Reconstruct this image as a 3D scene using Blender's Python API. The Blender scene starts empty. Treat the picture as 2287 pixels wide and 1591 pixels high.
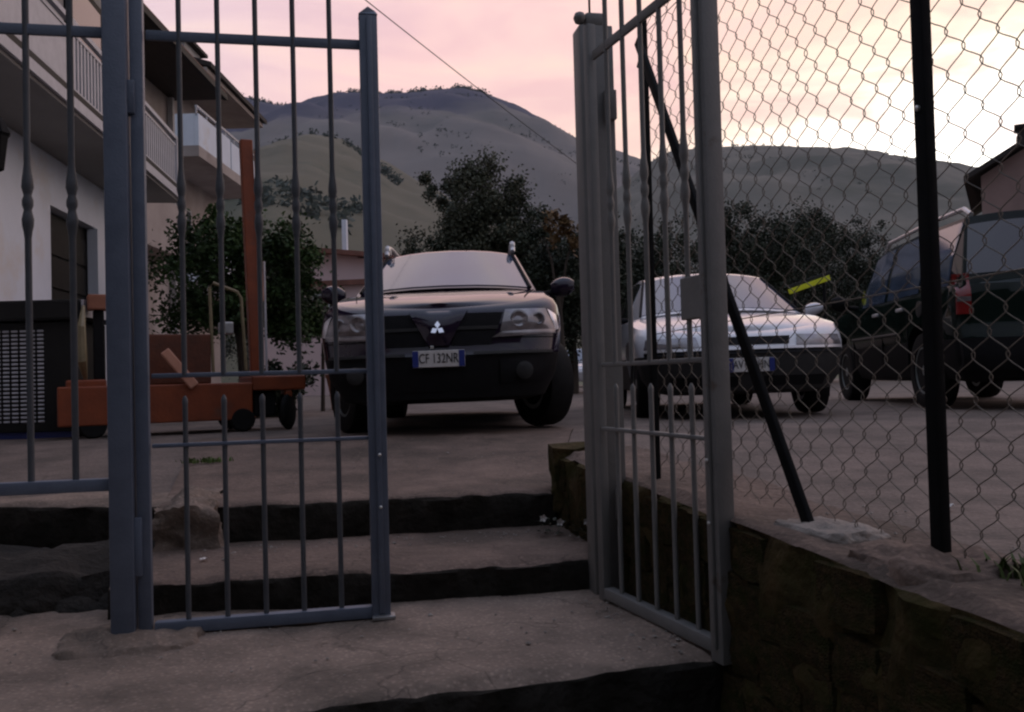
import bpy, bmesh, math, random
from math import sin, cos, pi, radians as R
from mathutils import Vector, Matrix, noise as MN

random.seed(7)
SC = bpy.context.scene
COL = SC.collection

# ------------------------------------------------------------------ camera, sky, exposure
CAM_Z = 0.481
cam = bpy.data.objects.new('camera', bpy.data.cameras.new('camera'))
COL.objects.link(cam)
cam.matrix_world = (Matrix.Translation((0, 0, CAM_Z)) @ Matrix.Rotation(R(90 + 1.46), 4, 'X')
                    @ Matrix.Rotation(R(-1.55), 4, 'Z'))
cam.data.sensor_width = 36.0
cam.data.lens = 2000 / 2287 * 36.0
cam.data.clip_start = 0.05
cam.data.clip_end = 9000
SC.camera = cam
SC.view_settings.view_transform = 'Standard'
SC.view_settings.look = 'None'
SC.view_settings.exposure = 0.0
SC.view_settings.gamma = 1.0
SC.render.engine = 'CYCLES'
SC.cycles.use_denoising = True
SC.cycles.max_bounces = 6
SC.cycles.filter_width = 2.3

SUN_AZ, SUN_EL = R(29), R(8)          # behind the right-hand hill, already set
W = bpy.data.worlds.new('World'); SC.world = W; W.use_nodes = True
nt = W.node_tree; nt.nodes.clear()
def N(t, **k):
    n = nt.nodes.new(t)
    for a, b in k.items(): setattr(n, a, b)
    return n
def L(a, b): nt.links.new(a, b)
tc = N('ShaderNodeTexCoord')
mp = N('ShaderNodeVectorMath', operation='MULTIPLY'); mp.inputs[1].default_value = (1, 1, 2.7)
L(tc.outputs['Generated'], mp.inputs[0])
nz = N('ShaderNodeVectorMath', operation='NORMALIZE'); L(mp.outputs[0], nz.inputs[0])
s = Vector((sin(SUN_AZ) * cos(SUN_EL), cos(SUN_AZ) * cos(SUN_EL), sin(SUN_EL) * 2.7)).normalized()
dt = N('ShaderNodeVectorMath', operation='DOT_PRODUCT'); dt.inputs[1].default_value = s
L(nz.outputs[0], dt.inputs[0])
mr = N('ShaderNodeMapRange'); mr.inputs[1].default_value = -1; mr.inputs[2].default_value = 1
L(dt.outputs['Value'], mr.inputs[0])
# soft cloud texture that bends the colour bands
cm = N('ShaderNodeVectorMath', operation='MULTIPLY'); cm.inputs[1].default_value = (2.6, 2.6, 7.5)
L(tc.outputs['Generated'], cm.inputs[0])
cn = N('ShaderNodeTexNoise'); cn.inputs['Scale'].default_value = 1.5
cn.inputs['Detail'].default_value = 5; cn.inputs['Roughness'].default_value = 0.55; cn.inputs['Distortion'].default_value = 0.6
L(cm.outputs[0], cn.inputs['Vector'])
cadd = N('ShaderNodeMath', operation='MULTIPLY_ADD'); cadd.inputs[1].default_value = 0.085; 
L(cn.outputs[0], cadd.inputs[0])
sub = N('ShaderNodeMath', operation='SUBTRACT'); sub.inputs[1].default_value = 0.043
L(mr.outputs[0], sub.inputs[0]); L(sub.outputs[0], cadd.inputs[2])
def ramp(stops):
    r = N('ShaderNodeValToRGB'); e = r.color_ramp.elements
    while len(e) < len(stops): e.new(0.5)
    for el, (p, c) in zip(e, stops): el.position = p; el.color = (*c, 1)
    return r
rp = ramp([(0, (.11, .12, .15)), (.30, (.14, .155, .20)), (.55, (.36, .39, .48)), (.74, (.68, .57, .60)), (.83, (.88, .685, .69)),
           (.89, (1.0, .69, .64)), (.935, (1.04, .73, .64)), (.953, (1.10, .82, .66)), (.966, (1.30, 1.10, .86)), (.980, (2.0, 1.9, 1.65)), (1, (2.6, 2.55, 2.4))])
L(cadd.outputs[0], rp.inputs[0])
sx = N('ShaderNodeSeparateXYZ'); L(tc.outputs['Generated'], sx.inputs[0])
ze = N('ShaderNodeMapRange', interpolation_type='SMOOTHSTEP'); ze.inputs[1].default_value = .38; ze.inputs[2].default_value = 1.0
zb = N('ShaderNodeMath', operation='MULTIPLY_ADD'); zb.inputs[1].default_value = .175; L(dt.outputs['Value'], zb.inputs[0])
zc = N('ShaderNodeMath', operation='SUBTRACT'); zc.inputs[1].default_value = .175; L(sx.outputs['Z'], zc.inputs[0]); L(zc.outputs[0], zb.inputs[2])
L(zb.outputs[0], ze.inputs[0])       # the blue height starts lower over the afterglow than over the dark east
mx = N('ShaderNodeMix', data_type='RGBA'); L(ze.outputs[0], mx.inputs['Factor'])
L(rp.outputs[0], mx.inputs[6]); mx.inputs[7].default_value = (.48, .60, .84, 1)
# brighter and duller cloud streaks
cr = ramp([(.34, (.88, .82, .90)), (.46, (.96, .93, .97)), (.54, (1, .99, .98)), (.68, (1.08, 1.07, .97))]); L(cn.outputs[0], cr.inputs[0])
ml = N('ShaderNodeMix', data_type='RGBA', blend_type='MULTIPLY'); ml.inputs['Factor'].default_value = 1
L(mx.outputs[2], ml.inputs[6]); L(cr.outputs[0], ml.inputs[7])
sky = N('ShaderNodeTexSky', sky_type='NISHITA'); sky.sun_disc = False
sky.sun_elevation = R(1.0); sky.sun_rotation = SUN_AZ
bg = N('ShaderNodeBackground'); bg.inputs['Strength'].default_value = 1.12; L(ml.outputs[2], bg.inputs[0])
bg2 = N('ShaderNodeBackground'); bg2.inputs['Strength'].default_value = 0.02; L(sky.outputs[0], bg2.inputs[0])
ad = N('ShaderNodeAddShader'); L(bg.outputs[0], ad.inputs[0]); L(bg2.outputs[0], ad.inputs[1])
wo = N('ShaderNodeOutputWorld'); L(ad.outputs[0], wo.inputs[0])

# ------------------------------------------------------------------ materials
MATS = {}
def mat(name, c1, c2=None, rough=.7, metal=0., scale=6., bump=0., bscale=None, c3=None, s3=1.2, t3=(.55, .68),
        spec=None, ior=None, coat=0., detail=6, stretch=None, rvar=0.):
    """procedural material: two noise-mixed colours, an optional larger stain colour, bump"""
    if name in MATS: return MATS[name]
    m = bpy.data.materials.new(name); m.use_nodes = True; t = m.node_tree
    b = t.nodes['Principled BSDF']
    b.inputs['Roughness'].default_value = rough; b.inputs['Metallic'].default_value = metal
    if ior: b.inputs['IOR'].default_value = ior
    if coat: b.inputs['Coat Weight'].default_value = coat; b.inputs['Coat Roughness'].default_value = .03
    co = t.nodes.new('ShaderNodeTexCoord'); src = co.outputs['Object']
    if stretch:
        q = t.nodes.new('ShaderNodeVectorMath'); q.operation = 'MULTIPLY'; q.inputs[1].default_value = stretch
        t.links.new(src, q.inputs[0]); src = q.outputs[0]
    n = t.nodes.new('ShaderNodeTexNoise'); n.inputs['Scale'].default_value = scale; n.inputs['Detail'].default_value = detail
    n.inputs['Roughness'].default_value = .62
    t.links.new(src, n.inputs['Vector'])
    if c2 is None: c2 = tuple(x * .78 for x in c1)
    r = t.nodes.new('ShaderNodeValToRGB'); e = r.color_ramp.elements
    e[0].position = .34; e[0].color = (*c2, 1); e[1].position = .66; e[1].color = (*c1, 1)
    t.links.new(n.outputs[0], r.inputs[0]); out = r.outputs[0]
    if c3 is not None:
        n3 = t.nodes.new('ShaderNodeTexNoise'); n3.inputs['Scale'].default_value = s3; n3.inputs['Detail'].default_value = 8
        n3.inputs['Roughness'].default_value = .65
        t.links.new(src, n3.inputs['Vector'])
        r3 = t.nodes.new('ShaderNodeMapRange'); r3.inputs[1].default_value = t3[0]; r3.inputs[2].default_value = t3[1]
        t.links.new(n3.outputs[0], r3.inputs[0])
        x = t.nodes.new('ShaderNodeMix'); x.data_type = 'RGBA'; t.links.new(r3.outputs[0], x.inputs['Factor'])
        t.links.new(out, x.inputs[6]); x.inputs[7].default_value = (*c3, 1); out = x.outputs[2]
    t.links.new(out, b.inputs['Base Color'])
    if rvar:
        rr = t.nodes.new('ShaderNodeMapRange'); rr.inputs[3].default_value = max(0, rough - rvar); rr.inputs[4].default_value = rough + rvar
        t.links.new(n.outputs[0], rr.inputs[0]); t.links.new(rr.outputs[0], b.inputs['Roughness'])
    if bump:
        nb = t.nodes.new('ShaderNodeTexNoise'); nb.inputs['Scale'].default_value = bscale or scale * 6; nb.inputs['Detail'].default_value = 8
        t.links.new(src, nb.inputs['Vector'])
        bu = t.nodes.new('ShaderNodeBump'); bu.inputs['Strength'].default_value = min(1, bump); bu.inputs['Distance'].default_value = .012 * max(1, bump)
        t.links.new(nb.outputs[0], bu.inputs['Height']); t.links.new(bu.outputs[0], b.inputs['Normal'])
    MATS[name] = m
    return m

def crack_concrete(name, c1, c2, c3):
    """worn cast concrete with stains, pitting and hairline cracks"""
    m = mat(name, c1, c2, rough=.93, scale=5, bump=.9, bscale=38, c3=c3, s3=1.9, t3=(.44, .64))
    t = m.node_tree; b = t.nodes['Principled BSDF']
    co = t.nodes.new('ShaderNodeTexCoord')
    dn = t.nodes.new('ShaderNodeTexNoise'); dn.inputs['Scale'].default_value = 3; dn.inputs['Detail'].default_value = 5
    t.links.new(co.outputs['Object'], dn.inputs['Vector'])
    av = t.nodes.new('ShaderNodeVectorMath'); av.operation = 'MULTIPLY_ADD'; av.inputs[1].default_value = (.5, .5, .5)
    t.links.new(dn.outputs['Color'], av.inputs[0]); t.links.new(co.outputs['Object'], av.inputs[2])
    v = t.nodes.new('ShaderNodeTexVoronoi'); v.feature = 'DISTANCE_TO_EDGE'; v.inputs['Scale'].default_value = 1.15
    t.links.new(av.outputs[0], v.inputs['Vector'])
    r = t.nodes.new('ShaderNodeMapRange'); r.inputs[1].default_value = 0.0; r.inputs[2].default_value = .007
    r.inputs[3].default_value = .58; r.inputs[4].default_value = 1
    t.links.new(v.outputs[0], r.inputs[0])
    sp = t.nodes.new('ShaderNodeTexVoronoi'); sp.inputs['Scale'].default_value = 60; t.links.new(co.outputs['Object'], sp.inputs['Vector'])
    sr = t.nodes.new('ShaderNodeMapRange'); sr.inputs[1].default_value = .12; sr.inputs[2].default_value = .4; sr.inputs[3].default_value = 1.35; sr.inputs[4].default_value = .92
    t.links.new(sp.outputs['Distance'], sr.inputs[0])
    mu = t.nodes.new('ShaderNodeMath'); mu.operation = 'MULTIPLY'; t.links.new(r.outputs[0], mu.inputs[0]); t.links.new(sr.outputs[0], mu.inputs[1])
    old = b.inputs['Base Color'].links[0].from_socket
    x = t.nodes.new('ShaderNodeVectorMath'); x.operation = 'SCALE'
    t.links.new(old, x.inputs[0]); t.links.new(mu.outputs[0], x.inputs['Scale']); t.links.new(x.outputs[0], b.inputs['Base Color'])
    return m

M_CONC = crack_concrete('worn_concrete', (.205, .144, .112), (.137, .096, .076), (.086, .063, .048))
M_CONC2 = crack_concrete('grey_concrete', (.310, .232, .182), (.205, .155, .122), (.115, .090, .070))
M_PALE = mat('pale_mortar', (.34, .30, .26), (.22, .19, .165), rough=.95, scale=14, bump=.8, bscale=60)
M_YARD = crack_concrete('yard_asphalt', (.212, .162, .135), (.150, .116, .097), (.104, .084, .070))
M_FARG = mat('far_ground', (.13, .13, .08), (.08, .09, .05), rough=1, scale=.05, c3=(.17, .14, .10), s3=.02)
M_MOSS = mat('mossy_wall', (.085, .056, .026), (.034, .026, .013), rough=.95, scale=9, bump=1.5, bscale=26, c3=(.030, .032, .009), s3=3.5, t3=(.42, .62))
M_RISER_SHADE = mat('shaded_riser', (.034, .030, .025), (.018, .016, .013), rough=.97, scale=9, bump=1.2, bscale=30)  # concrete front faces with their shade put into the colour
M_SOIL = mat('soil', (.032, .027, .022), (.016, .014, .011), rough=1, scale=12, bump=1.5, bscale=40)
M_BLUE = mat('blue_grey_paint', (.125, .150, .200), (.10, .122, .165), rough=.5, scale=14, bump=.12, bscale=120, c3=(.10, .085, .075), s3=9, t3=(.66, .74), rvar=.08)
M_BARS = mat('bar_paint', (.078, .085, .095), (.06, .066, .075), rough=.6, scale=18, bump=.15, bscale=140, c3=(.09, .06, .045), s3=11, t3=(.62, .72))
M_GREY = mat('grey_paint', (.20, .195, .185), (.17, .168, .16), rough=.55, scale=14, bump=.12, bscale=120, c3=(.12, .09, .07), s3=8, t3=(.66, .74), rvar=.08)
M_BLK = mat('black_green_paint', (.007, .008, .009), (.005, .0055, .006), rough=.75, scale=20, bump=.1)
M_WIRE = mat('coated_wire', (.16, .14, .11), (.11, .09, .07), rough=.55, scale=40)
M_BOLT = mat('bright_bolt', (.75, .74, .70), (.6, .6, .58), rough=.35, metal=.6)
M_ZINC = mat('zinc', (.42, .42, .42), (.3, .3, .3), rough=.45, metal=.7, scale=20)
M_WHITEW = mat('white_render', (.74, .80, .88), (.68, .74, .81), rough=.9, scale=2, bump=.2, bscale=60, c3=(.66, .65, .63), s3=.8)
M_GREYW = mat('grey_render', (.48, .475, .47), (.36, .355, .35), rough=.9, scale=1.5, bump=.2, bscale=50, c3=(.25, .24, .23), s3=.7)
M_PINKW = mat('pink_beige_render', (.42, .37, .34), (.33, .285, .26), rough=.9, scale=1.5, bump=.2, bscale=50, c3=(.26, .22, .20), s3=.6)
M_ROSEW = mat('rose_render', (.78, .64, .64), (.70, .57, .57), rough=.9, scale=.8, bump=.15)
M_BROWNW = mat('dull_rose_brown_render', (.36, .24, .215), (.27, .185, .165), rough=.9, scale=1.2, bump=.2, c3=(.30, .26, .24), s3=.6)
M_SOFF = mat('grey_soffit', (.27, .265, .255), (.22, .215, .21), rough=.9, scale=1)
M_WOOD = mat('dark_eave_wood', (.035, .026, .022), (.02, .016, .014), rough=.8, scale=3, stretch=(6, 1, 6))
M_TILE = mat('clay_tile', (.26, .115, .085), (.17, .08, .06), rough=.85, scale=3, bump=.4, bscale=14)
M_DKDOOR = mat('dark_shutter', (.016, .016, .015), (.010, .010, .010), rough=.6, scale=4)
M_RAILW = mat('pale_rail', (.50, .50, .53), (.42, .42, .45), rough=.5, scale=10)
M_ORANGE = mat('worn_orange_paint', (.235, .050, .012), (.165, .034, .009), rough=.55, scale=5, bump=.2, bscale=40, c3=(.12, .05, .03), s3=3, t3=(.6, .72))
M_ORDARK = mat('dark_rust_paint', (.12, .032, .012), (.07, .022, .010), rough=.7, scale=6, bump=.3, bscale=40)
M_ORPALE = mat('faded_orange_paint', (.55, .27, .18), (.45, .2, .13), rough=.6, scale=8)
M_BEIGE = mat('beige_tube', (.22, .18, .10), (.16, .13, .07), rough=.5, scale=12)
M_RUB = mat('rubber', (.012, .012, .012), (.008, .008, .008), rough=.75, scale=20, bump=.15)
M_ALLOY = mat('dull_alloy', (.33, .35, .34), (.25, .27, .26), rough=.35, metal=.6, scale=10)
M_NAVY = mat('navy_car_paint', (.017, .010, .024), (.014, .009, .020), rough=.35, scale=30, coat=1.)
M_NAVY.node_tree.nodes['Principled BSDF'].inputs['Coat Roughness'].default_value = .05
M_SILV = mat('pale_silver_paint', (.66, .66, .69), (.62, .62, .65), rough=.35, metal=.0, scale=30, coat=1.)
M_GREEN = mat('dark_green_paint', (.006, .012, .010), (.005, .010, .008), rough=.35, scale=30, coat=.5)
M_BLACKP = mat('black_plastic', (.011, .011, .012), (.008, .008, .009), rough=.7, scale=30, bump=.1, bscale=200)
M_GREYP = mat('grey_plastic', (.035, .034, .033), (.027, .027, .027), rough=.6, scale=20)
M_GLASS = mat('windscreen_glass', (.060, .088, .140), (.040, .060, .100), rough=.07, ior=2.1, scale=2)
M_GLASSD = mat('dark_glass', (.015, .016, .018), (.012, .013, .014), rough=.05, ior=1.9, scale=2)
M_LAMP = mat('lamp_glass', (.30, .28, .29), (.14, .12, .12), rough=.12, metal=.35, scale=7, coat=1.)
M_LAMPR = mat('tail_lamp_red', (.22, .010, .010), (.16, .008, .008), rough=.2, coat=1.)
M_CHROME = mat('bright_chrome', (.88, .87, .89), (.84, .83, .86), rough=.35, metal=.7)
M_RAIL = mat('silver_rail', (.62, .60, .60), (.55, .53, .54), rough=.35, metal=.4)
M_PLATE = mat('plate_white', (.62, .60, .58), (.54, .52, .5), rough=.6, scale=30)
M_PBLUE = mat('plate_blue', (.015, .03, .20), (.012, .025, .16), rough=.5)
M_INK = mat('plate_ink', (.02, .018, .018), rough=.6)
M_YEL = mat('fluorescent_yellow', (.80, .82, .02), (.68, .70, .02), rough=.5)
M_BARK = mat('bark', (.06, .045, .033), (.03, .023, .018), rough=.95, scale=10, bump=1, stretch=(1, 1, .25))
M_PETAL = mat('white_petal', (.85, .82, .80), (.7, .66, .62), rough=.7)
M_TERRA = mat('terracotta', (.35, .15, .09), (.25, .1, .06), rough=.85)
M_CABL = mat('black_cable', (.02, .02, .02), rough=.6)
def dull(m, v, cr=None):
    b = m.node_tree.nodes['Principled BSDF']; b.inputs['Specular IOR Level'].default_value = v
    if cr is not None: b.inputs['Coat Roughness'].default_value = cr
dull(M_NAVY, .0, .04); dull(M_GREEN, .0, .04); dull(M_BLACKP, .12); dull(M_GREYP, .2); dull(M_RUB, .15); dull(M_BLK, .15); dull(M_RISER_SHADE, .1); dull(M_MOSS, .1); dull(M_DKDOOR, .2)
def leaf_mat(name, a, b, sc=.9):
    m = mat(name, a, b, rough=.6, scale=sc, detail=3)
    m.node_tree.nodes['Principled BSDF'].inputs['Specular IOR Level'].default_value = .25
    return m
M_LEAF1 = leaf_mat('citrus_leaf', (.045, .085, .020), (.014, .030, .010), 2.2)
M_LEAF2 = leaf_mat('poplar_leaf', (.085, .090, .055), (.045, .052, .034), 1.0)
M_LEAF3 = leaf_mat('dark_leaf', (.045, .056, .034), (.020, .027, .017), 1.0)
M_LEAF4 = leaf_mat('dry_leaf', (.20, .125, .055), (.12, .075, .035), 2.0)
M_LEAF5 = leaf_mat('far_leaf', (.090, .105, .085), (.055, .066, .056), .3)  # lighter green, with the haze of distance put into the colour
M_GRASS = leaf_mat('grass_blade', (.085, .13, .03), (.05, .075, .02), 6)

# ------------------------------------------------------------------ mesh helpers
class MB:
    def __init__(s): s.v = []; s.f = []; s.m = []
    def add(s, verts, faces):
        o = len(s.v); s.v += [tuple(v) for v in verts]; s.f += [tuple(i + o for i in f) for f in faces]; return s
    def box(s, c, d, rz=0., rx=0., ry=0.):
        m = Matrix.Translation(c) @ Matrix.Rotation(rz, 4, 'Z') @ Matrix.Rotation(ry, 4, 'Y') @ Matrix.Rotation(rx, 4, 'X')
        x, y, z = d[0] / 2, d[1] / 2, d[2] / 2
        vs = [m @ Vector(p) for p in ((-x, -y, -z), (x, -y, -z), (x, y, -z), (-x, y, -z), (-x, -y, z), (x, -y, z), (x, y, z), (-x, y, z))]
        return s.add(vs, [(0, 3, 2, 1), (4, 5, 6, 7), (0, 1, 5, 4), (1, 2, 6, 5), (2, 3, 7, 6), (3, 0, 4, 7)])
    def bbox(s, c, d, b=.004, rz=0., rx=0., ry=0.):
        """bevelled box"""
        bm = bmesh.new(); bmesh.ops.create_cube(bm, size=1)
        for v in bm.verts: v.co = Vector((v.co.x * d[0], v.co.y * d[1], v.co.z * d[2]))
        bmesh.ops.bevel(bm, geom=bm.edges[:], offset=min(b, min(d) * .45), segments=2, affect='EDGES', profile=.5)
        m = Matrix.Translation(c) @ Matrix.Rotation(rz, 4, 'Z') @ Matrix.Rotation(ry, 4, 'Y') @ Matrix.Rotation(rx, 4, 'X')
        bm.verts.index_update()
        s.add([m @ v.co for v in bm.verts], [[v.index for v in f.verts] for f in bm.faces]); bm.free(); return s
    def tube(s, pts, r, n=8, caps=True):
        pts = [Vector(p) for p in pts]; rs = r if isinstance(r, (list, tuple)) else [r] * len(pts)
        o = len(s.v); up = None
        for i, p in enumerate(pts):
            d = (pts[min(i + 1, len(pts) - 1)] - pts[max(i - 1, 0)])
            d = d.normalized() if d.length > 1e-9 else Vector((0, 0, 1))
            if up is None: up = Vector((1, 0, 0)) if abs(d.x) < .9 else Vector((0, 1, 0))
            a = (up - d * up.dot(d)).normalized(); up = a; b = d.cross(a)
            for k in range(n):
                t = 2 * pi * k / n
                s.v.append(tuple(p + (a * cos(t) + b * sin(t)) * rs[i]))
        for i in range(len(pts) - 1):
            for k in range(n):
                k2 = (k + 1) % n
                s.f.append((o + i * n + k, o + i * n + k2, o + (i + 1) * n + k2, o + (i + 1) * n + k))
        if caps:
            s.f.append(tuple(o + k for k in reversed(range(n)))); q = o + (len(pts) - 1) * n
            s.f.append(tuple(q + k for k in range(n)))
        return s
    def lathe(s, prof, n=16, m=None):
        """profile of (r, z) about local z"""
        m = m or Matrix.Identity(4); o = len(s.v)
        for r, z in prof:
            for k in range(n):
                t = 2 * pi * k / n; s.v.append(tuple(m @ Vector((r * cos(t), r * sin(t), z))))
        for i in range(len(prof) - 1):
            for k in range(n):
                k2 = (k + 1) % n
                s.f.append((o + i * n + k, o + i * n + k2, o + (i + 1) * n + k2, o + (i + 1) * n + k))
        s.f.append(tuple(o + k for k in reversed(range(n)))); q = o + (len(prof) - 1) * n
        s.f.append(tuple(q + k for k in range(n)))
        return s
    def grid(s, P):
        """P[i][j] points"""
        o = len(s.v); n = len(P[0])
        for row in P: s.v += [tuple(p) for p in row]
        for i in range(len(P) - 1):
            for j in range(n - 1):
                s.f.append((o + i * n + j, o + i * n + j + 1, o + (i + 1) * n + j + 1, o + (i + 1) * n + j))
        return s
    def shell(s, P, Q):
        """closed shell between two grids of the same size"""
        n, m = len(P), len(P[0]); s.grid(P); o = len(s.v); a = o - n * m
        for row in Q: s.v += [tuple(p) for p in row]
        for i in range(n - 1):
            for j in range(m - 1):
                s.f.append((o + i * m + j, o + (i + 1) * m + j, o + (i + 1) * m + j + 1, o + i * m + j + 1))
        rim = [(0, j) for j in range(m)] + [(i, m - 1) for i in range(1, n)] + [(n - 1, j) for j in range(m - 2, -1, -1)] + [(i, 0) for i in range(n - 2, 0, -1)]
        for k in range(len(rim)):
            i, j = rim[k]; p, q = rim[(k + 1) % len(rim)]
            s.f.append((a + i * m + j, o + i * m + j, o + p * m + q, a + p * m + q))
        return s
    def mesh(s, name, m, smooth=35):
        me = bpy.data.meshes.new(name); me.from_pydata(s.v, [], s.f); me.validate(); me.update()
        me.materials.append(m)
        if smooth:
            me.polygons.foreach_set('use_smooth', [True] * len(me.polygons))
            me.set_sharp_from_angle(angle=R(smooth))
        return me
    def build(s, name, m, parent=None, smooth=35, fix=True):
        me = s.mesh(name, m, smooth)
        if fix:
            bm = bmesh.new(); bm.from_mesh(me); bmesh.ops.recalc_face_normals(bm, faces=bm.faces); bm.to_mesh(me); bm.free()
        return obj(name, me, parent)
def obj(name, me, parent=None):
    o = bpy.data.objects.new(name, me); COL.objects.link(o)
    if parent: o.parent = parent
    return o
def tag(o, label=None, cat=None, group=None, kind=None):
    for k, v in (('label', label), ('category', cat), ('group', group), ('kind', kind)):
        if v: o[k] = v
    return o
def thing(name, label, cat, loc=(0, 0, 0), rz=0., group=None):
    o = bpy.data.objects.new(name, None); COL.objects.link(o); o.empty_display_size = .1
    o.location = loc; o.rotation_euler = (0, 0, rz)
    return tag(o, label, cat, group)
def child(name, me, parent, loc=(0, 0, 0), rot=(0, 0, 0), sc=(1, 1, 1)):
    o = obj(name, me, parent); o.location = loc; o.rotation_euler = rot; o.scale = sc; return o
def text_mesh(txt, size, depth, m, name):
    cu = bpy.data.curves.new('t', 'FONT'); cu.body = txt; cu.size = size; cu.extrude = depth; cu.align_x = 'CENTER'; cu.align_y = 'CENTER'
    o = bpy.data.objects.new('t', cu); COL.objects.link(o)
    bpy.context.view_layer.update()
    me = bpy.data.meshes.new_from_object(o.evaluated_get(bpy.context.evaluated_depsgraph_get()))
    bpy.data.objects.remove(o); me.name = name; me.materials.clear(); me.materials.append(m); return me
def fbm(p, o=4): return MN.fractal(Vector(p), 1.0, 2.0, o)

def yard_z(y): 
    t = min(1, max(0, (y - 3.9) / 2.3)); return .111 * t * t * (3 - 2 * t)
def wall_x(y): return .546 + .24 * (2.262 - y)      # foot of the right-hand wall
def wall_z(y): return .083 + (y - 1.36) * .0347
FZ = .111                                            # level of the far yard

# ------------------------------------------------------------------ ground, yard, steps
def slab(name, FL, FR, BR, BL, ztop, zbot, m, nx, rows, amp=.006, chip=.02, nf=5, parent=None, seed=0., side=True, face=None):
    """cast slab with a crumbling front edge; ztop may be a function of (x, y)"""
    zt = ztop if callable(ztop) else (lambda x, y: ztop)
    FL, FR, BR, BL = (Vector((*p, 0)) for p in (FL, FR, BR, BL))
    P = []
    for i in range(nx + 1):
        u = i / nx; F = FL.lerp(FR, u); B = BL.lerp(BR, u); D = (B - F); Ln = D.length; d = D / Ln
        e = fbm((F.x * 3.1 + seed, F.y * 3.1, seed * 2), 5); e2 = fbm((F.x * 13 + seed, F.y * 13, 4.2), 3)
        c = chip * (max(0, e) * 1.2 + max(0, e2) * .7)
        z0 = zt(F.x, F.y)
        col = []
        for k in range(nf):
            z = zbot + (z0 - .022 - zbot) * k / (nf - 1)
            w = fbm((F.x * 7, F.y * 7, z * 9 + seed), 4) * amp * 2.2
            col.append(Vector((F.x, F.y, z)) + d * (w + .008 * k / (nf - 1) * 0))
        col.append(Vector((F.x, F.y, z0 - .008 - c * .5)) + d * (.003 + c * .4 + e2 * .003))
        col.append(Vector((F.x, F.y, z0 - .001 - c * .35)) + d * (.014 + c + e2 * .004))
        for r_ in rows:
            off = .022 + c; q = F + d * (off + (Ln - off) * r_)
            z = zt(q.x, q.y) + fbm((q.x * 2.3, q.y * 2.3, seed), 4) * amp + fbm((q.x * 11, q.y * 11, seed), 3) * amp * .35
            col.append(Vector((q.x, q.y, z)))
        P.append(col)
    b = MB().grid(P)
    n = len(P[0])
    for i0 in ((0,) if side else ()) + ((nx,) if side else ()):     # close the two ends
        o = i0 * n; last = P[i0][-1]
        base = len(b.v); b.v.append((last.x, last.y, zbot))
        b.f.append(tuple(o + k for k in range(n)) + (base,))
    o_ = b.build(name, m, parent, smooth=50, fix=False)
    if face:                                  # own, darker material for the front face
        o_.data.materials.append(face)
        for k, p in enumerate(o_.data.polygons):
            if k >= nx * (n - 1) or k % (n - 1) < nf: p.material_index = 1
    return o_

# one sheet out to the horizon, dropped in front of the steps and on the path side of the wall
def front_edge(x):
    if x < -1.62: return 3.76 + (-1.62 - x) * .19
    if x < -1.36: return 3.66
    return 3.755 + (x + 1.325) * .164
def upper(x, y):
    if y > 3.9: return y > front_edge(x) + .12 if x < .2 else True
    if x > wall_x(y) + .16: return True
    return y > front_edge(x) + .12 and x < wall_x(y)
xs = sorted(set([-3000, -900, -300, -100, -40, -18, -10, -7, -5.5] + [round(-4.5 + .25 * i, 3) for i in range(11)]
                + [round(-1.9 + .06 * i, 3) for i in range(60)] + [1.8, 2.1, 2.5, 3, 3.6, 4.3, 5, 6, 7.5, 10, 18, 40, 100, 300, 900, 3000]))
ys = sorted(set([-60, -20, -8, -4, -2] + [round(-1 + .12 * i, 3) for i in range(26)] + [round(2.1 + .06 * i, 3) for i in range(40)]
                + [round(4.5 + .15 * i, 3) for i in range(30)] + [9.5, 10.2, 11, 12, 13.5, 15, 17, 20, 24, 30, 40, 60, 100, 200, 500, 1500, 4500]))
P = []
for y in ys:
    row = []
    for x in xs:
        z = (yard_z(y) if upper(x, y) else -.42)
        if abs(x) < 12 and y < 14: z += fbm((x * .9, y * .9, 1.3), 4) * .008 + fbm((x * 5, y * 5, 2.3), 3) * .004
        if y > 60 or abs(x) > 100: z -= .3
        row.append((x, y, z))
    P.append(row)
g = MB().grid(P).build('ground', M_YARD, smooth=0, fix=False); tag(g, kind='structure')
g.data.materials.append(M_FARG)
for p in g.data.polygons:
    if p.center.y > 36 or abs(p.center.x) > 26: p.material_index = 1

apron = slab('concrete_apron', (-1.40, 3.522), (.165, 3.780), (.45, 6.7), (-2.3, 6.5),
             lambda x, y: yard_z(y) + .012 - .016 * min(1, max(0, (y - 5.6) / 1.)), -.30, M_CONC, 90,
             [.012, .025, .04, .06, .09, .13, .18, .24, .3, .37, .44, .52, .6, .7, .8, .9, 1], amp=.010, chip=.03, seed=1.7, face=M_RISER_SHADE)
tag(apron, kind='structure')
tread = slab('step_tread', (-1.30, 2.853), (.36, 3.112), (.36, 3.95), (-1.42, 3.62), -.139, -.42, M_CONC, 90,
             [.03, .06, .1, .15, .22, .3, .4, .5, .62, .75, .88, 1], amp=.009, chip=.028, seed=5.1, face=M_RISER_SHADE)
tag(tread, kind='structure')
landing = slab('landing', (-5.0, .80), (.75, 2.395), (.75, 3.4), (-5.0, 4.6), -.247, -.60, M_CONC2, 150,
               [.01, .02, .035, .05, .07, .1, .13, .17, .22, .28, .34, .4, .47, .55, .63, .72, .82, .92, 1], amp=.013, chip=.04, seed=9.3, face=M_RISER_SHADE)
tag(landing, kind='structure')

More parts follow.
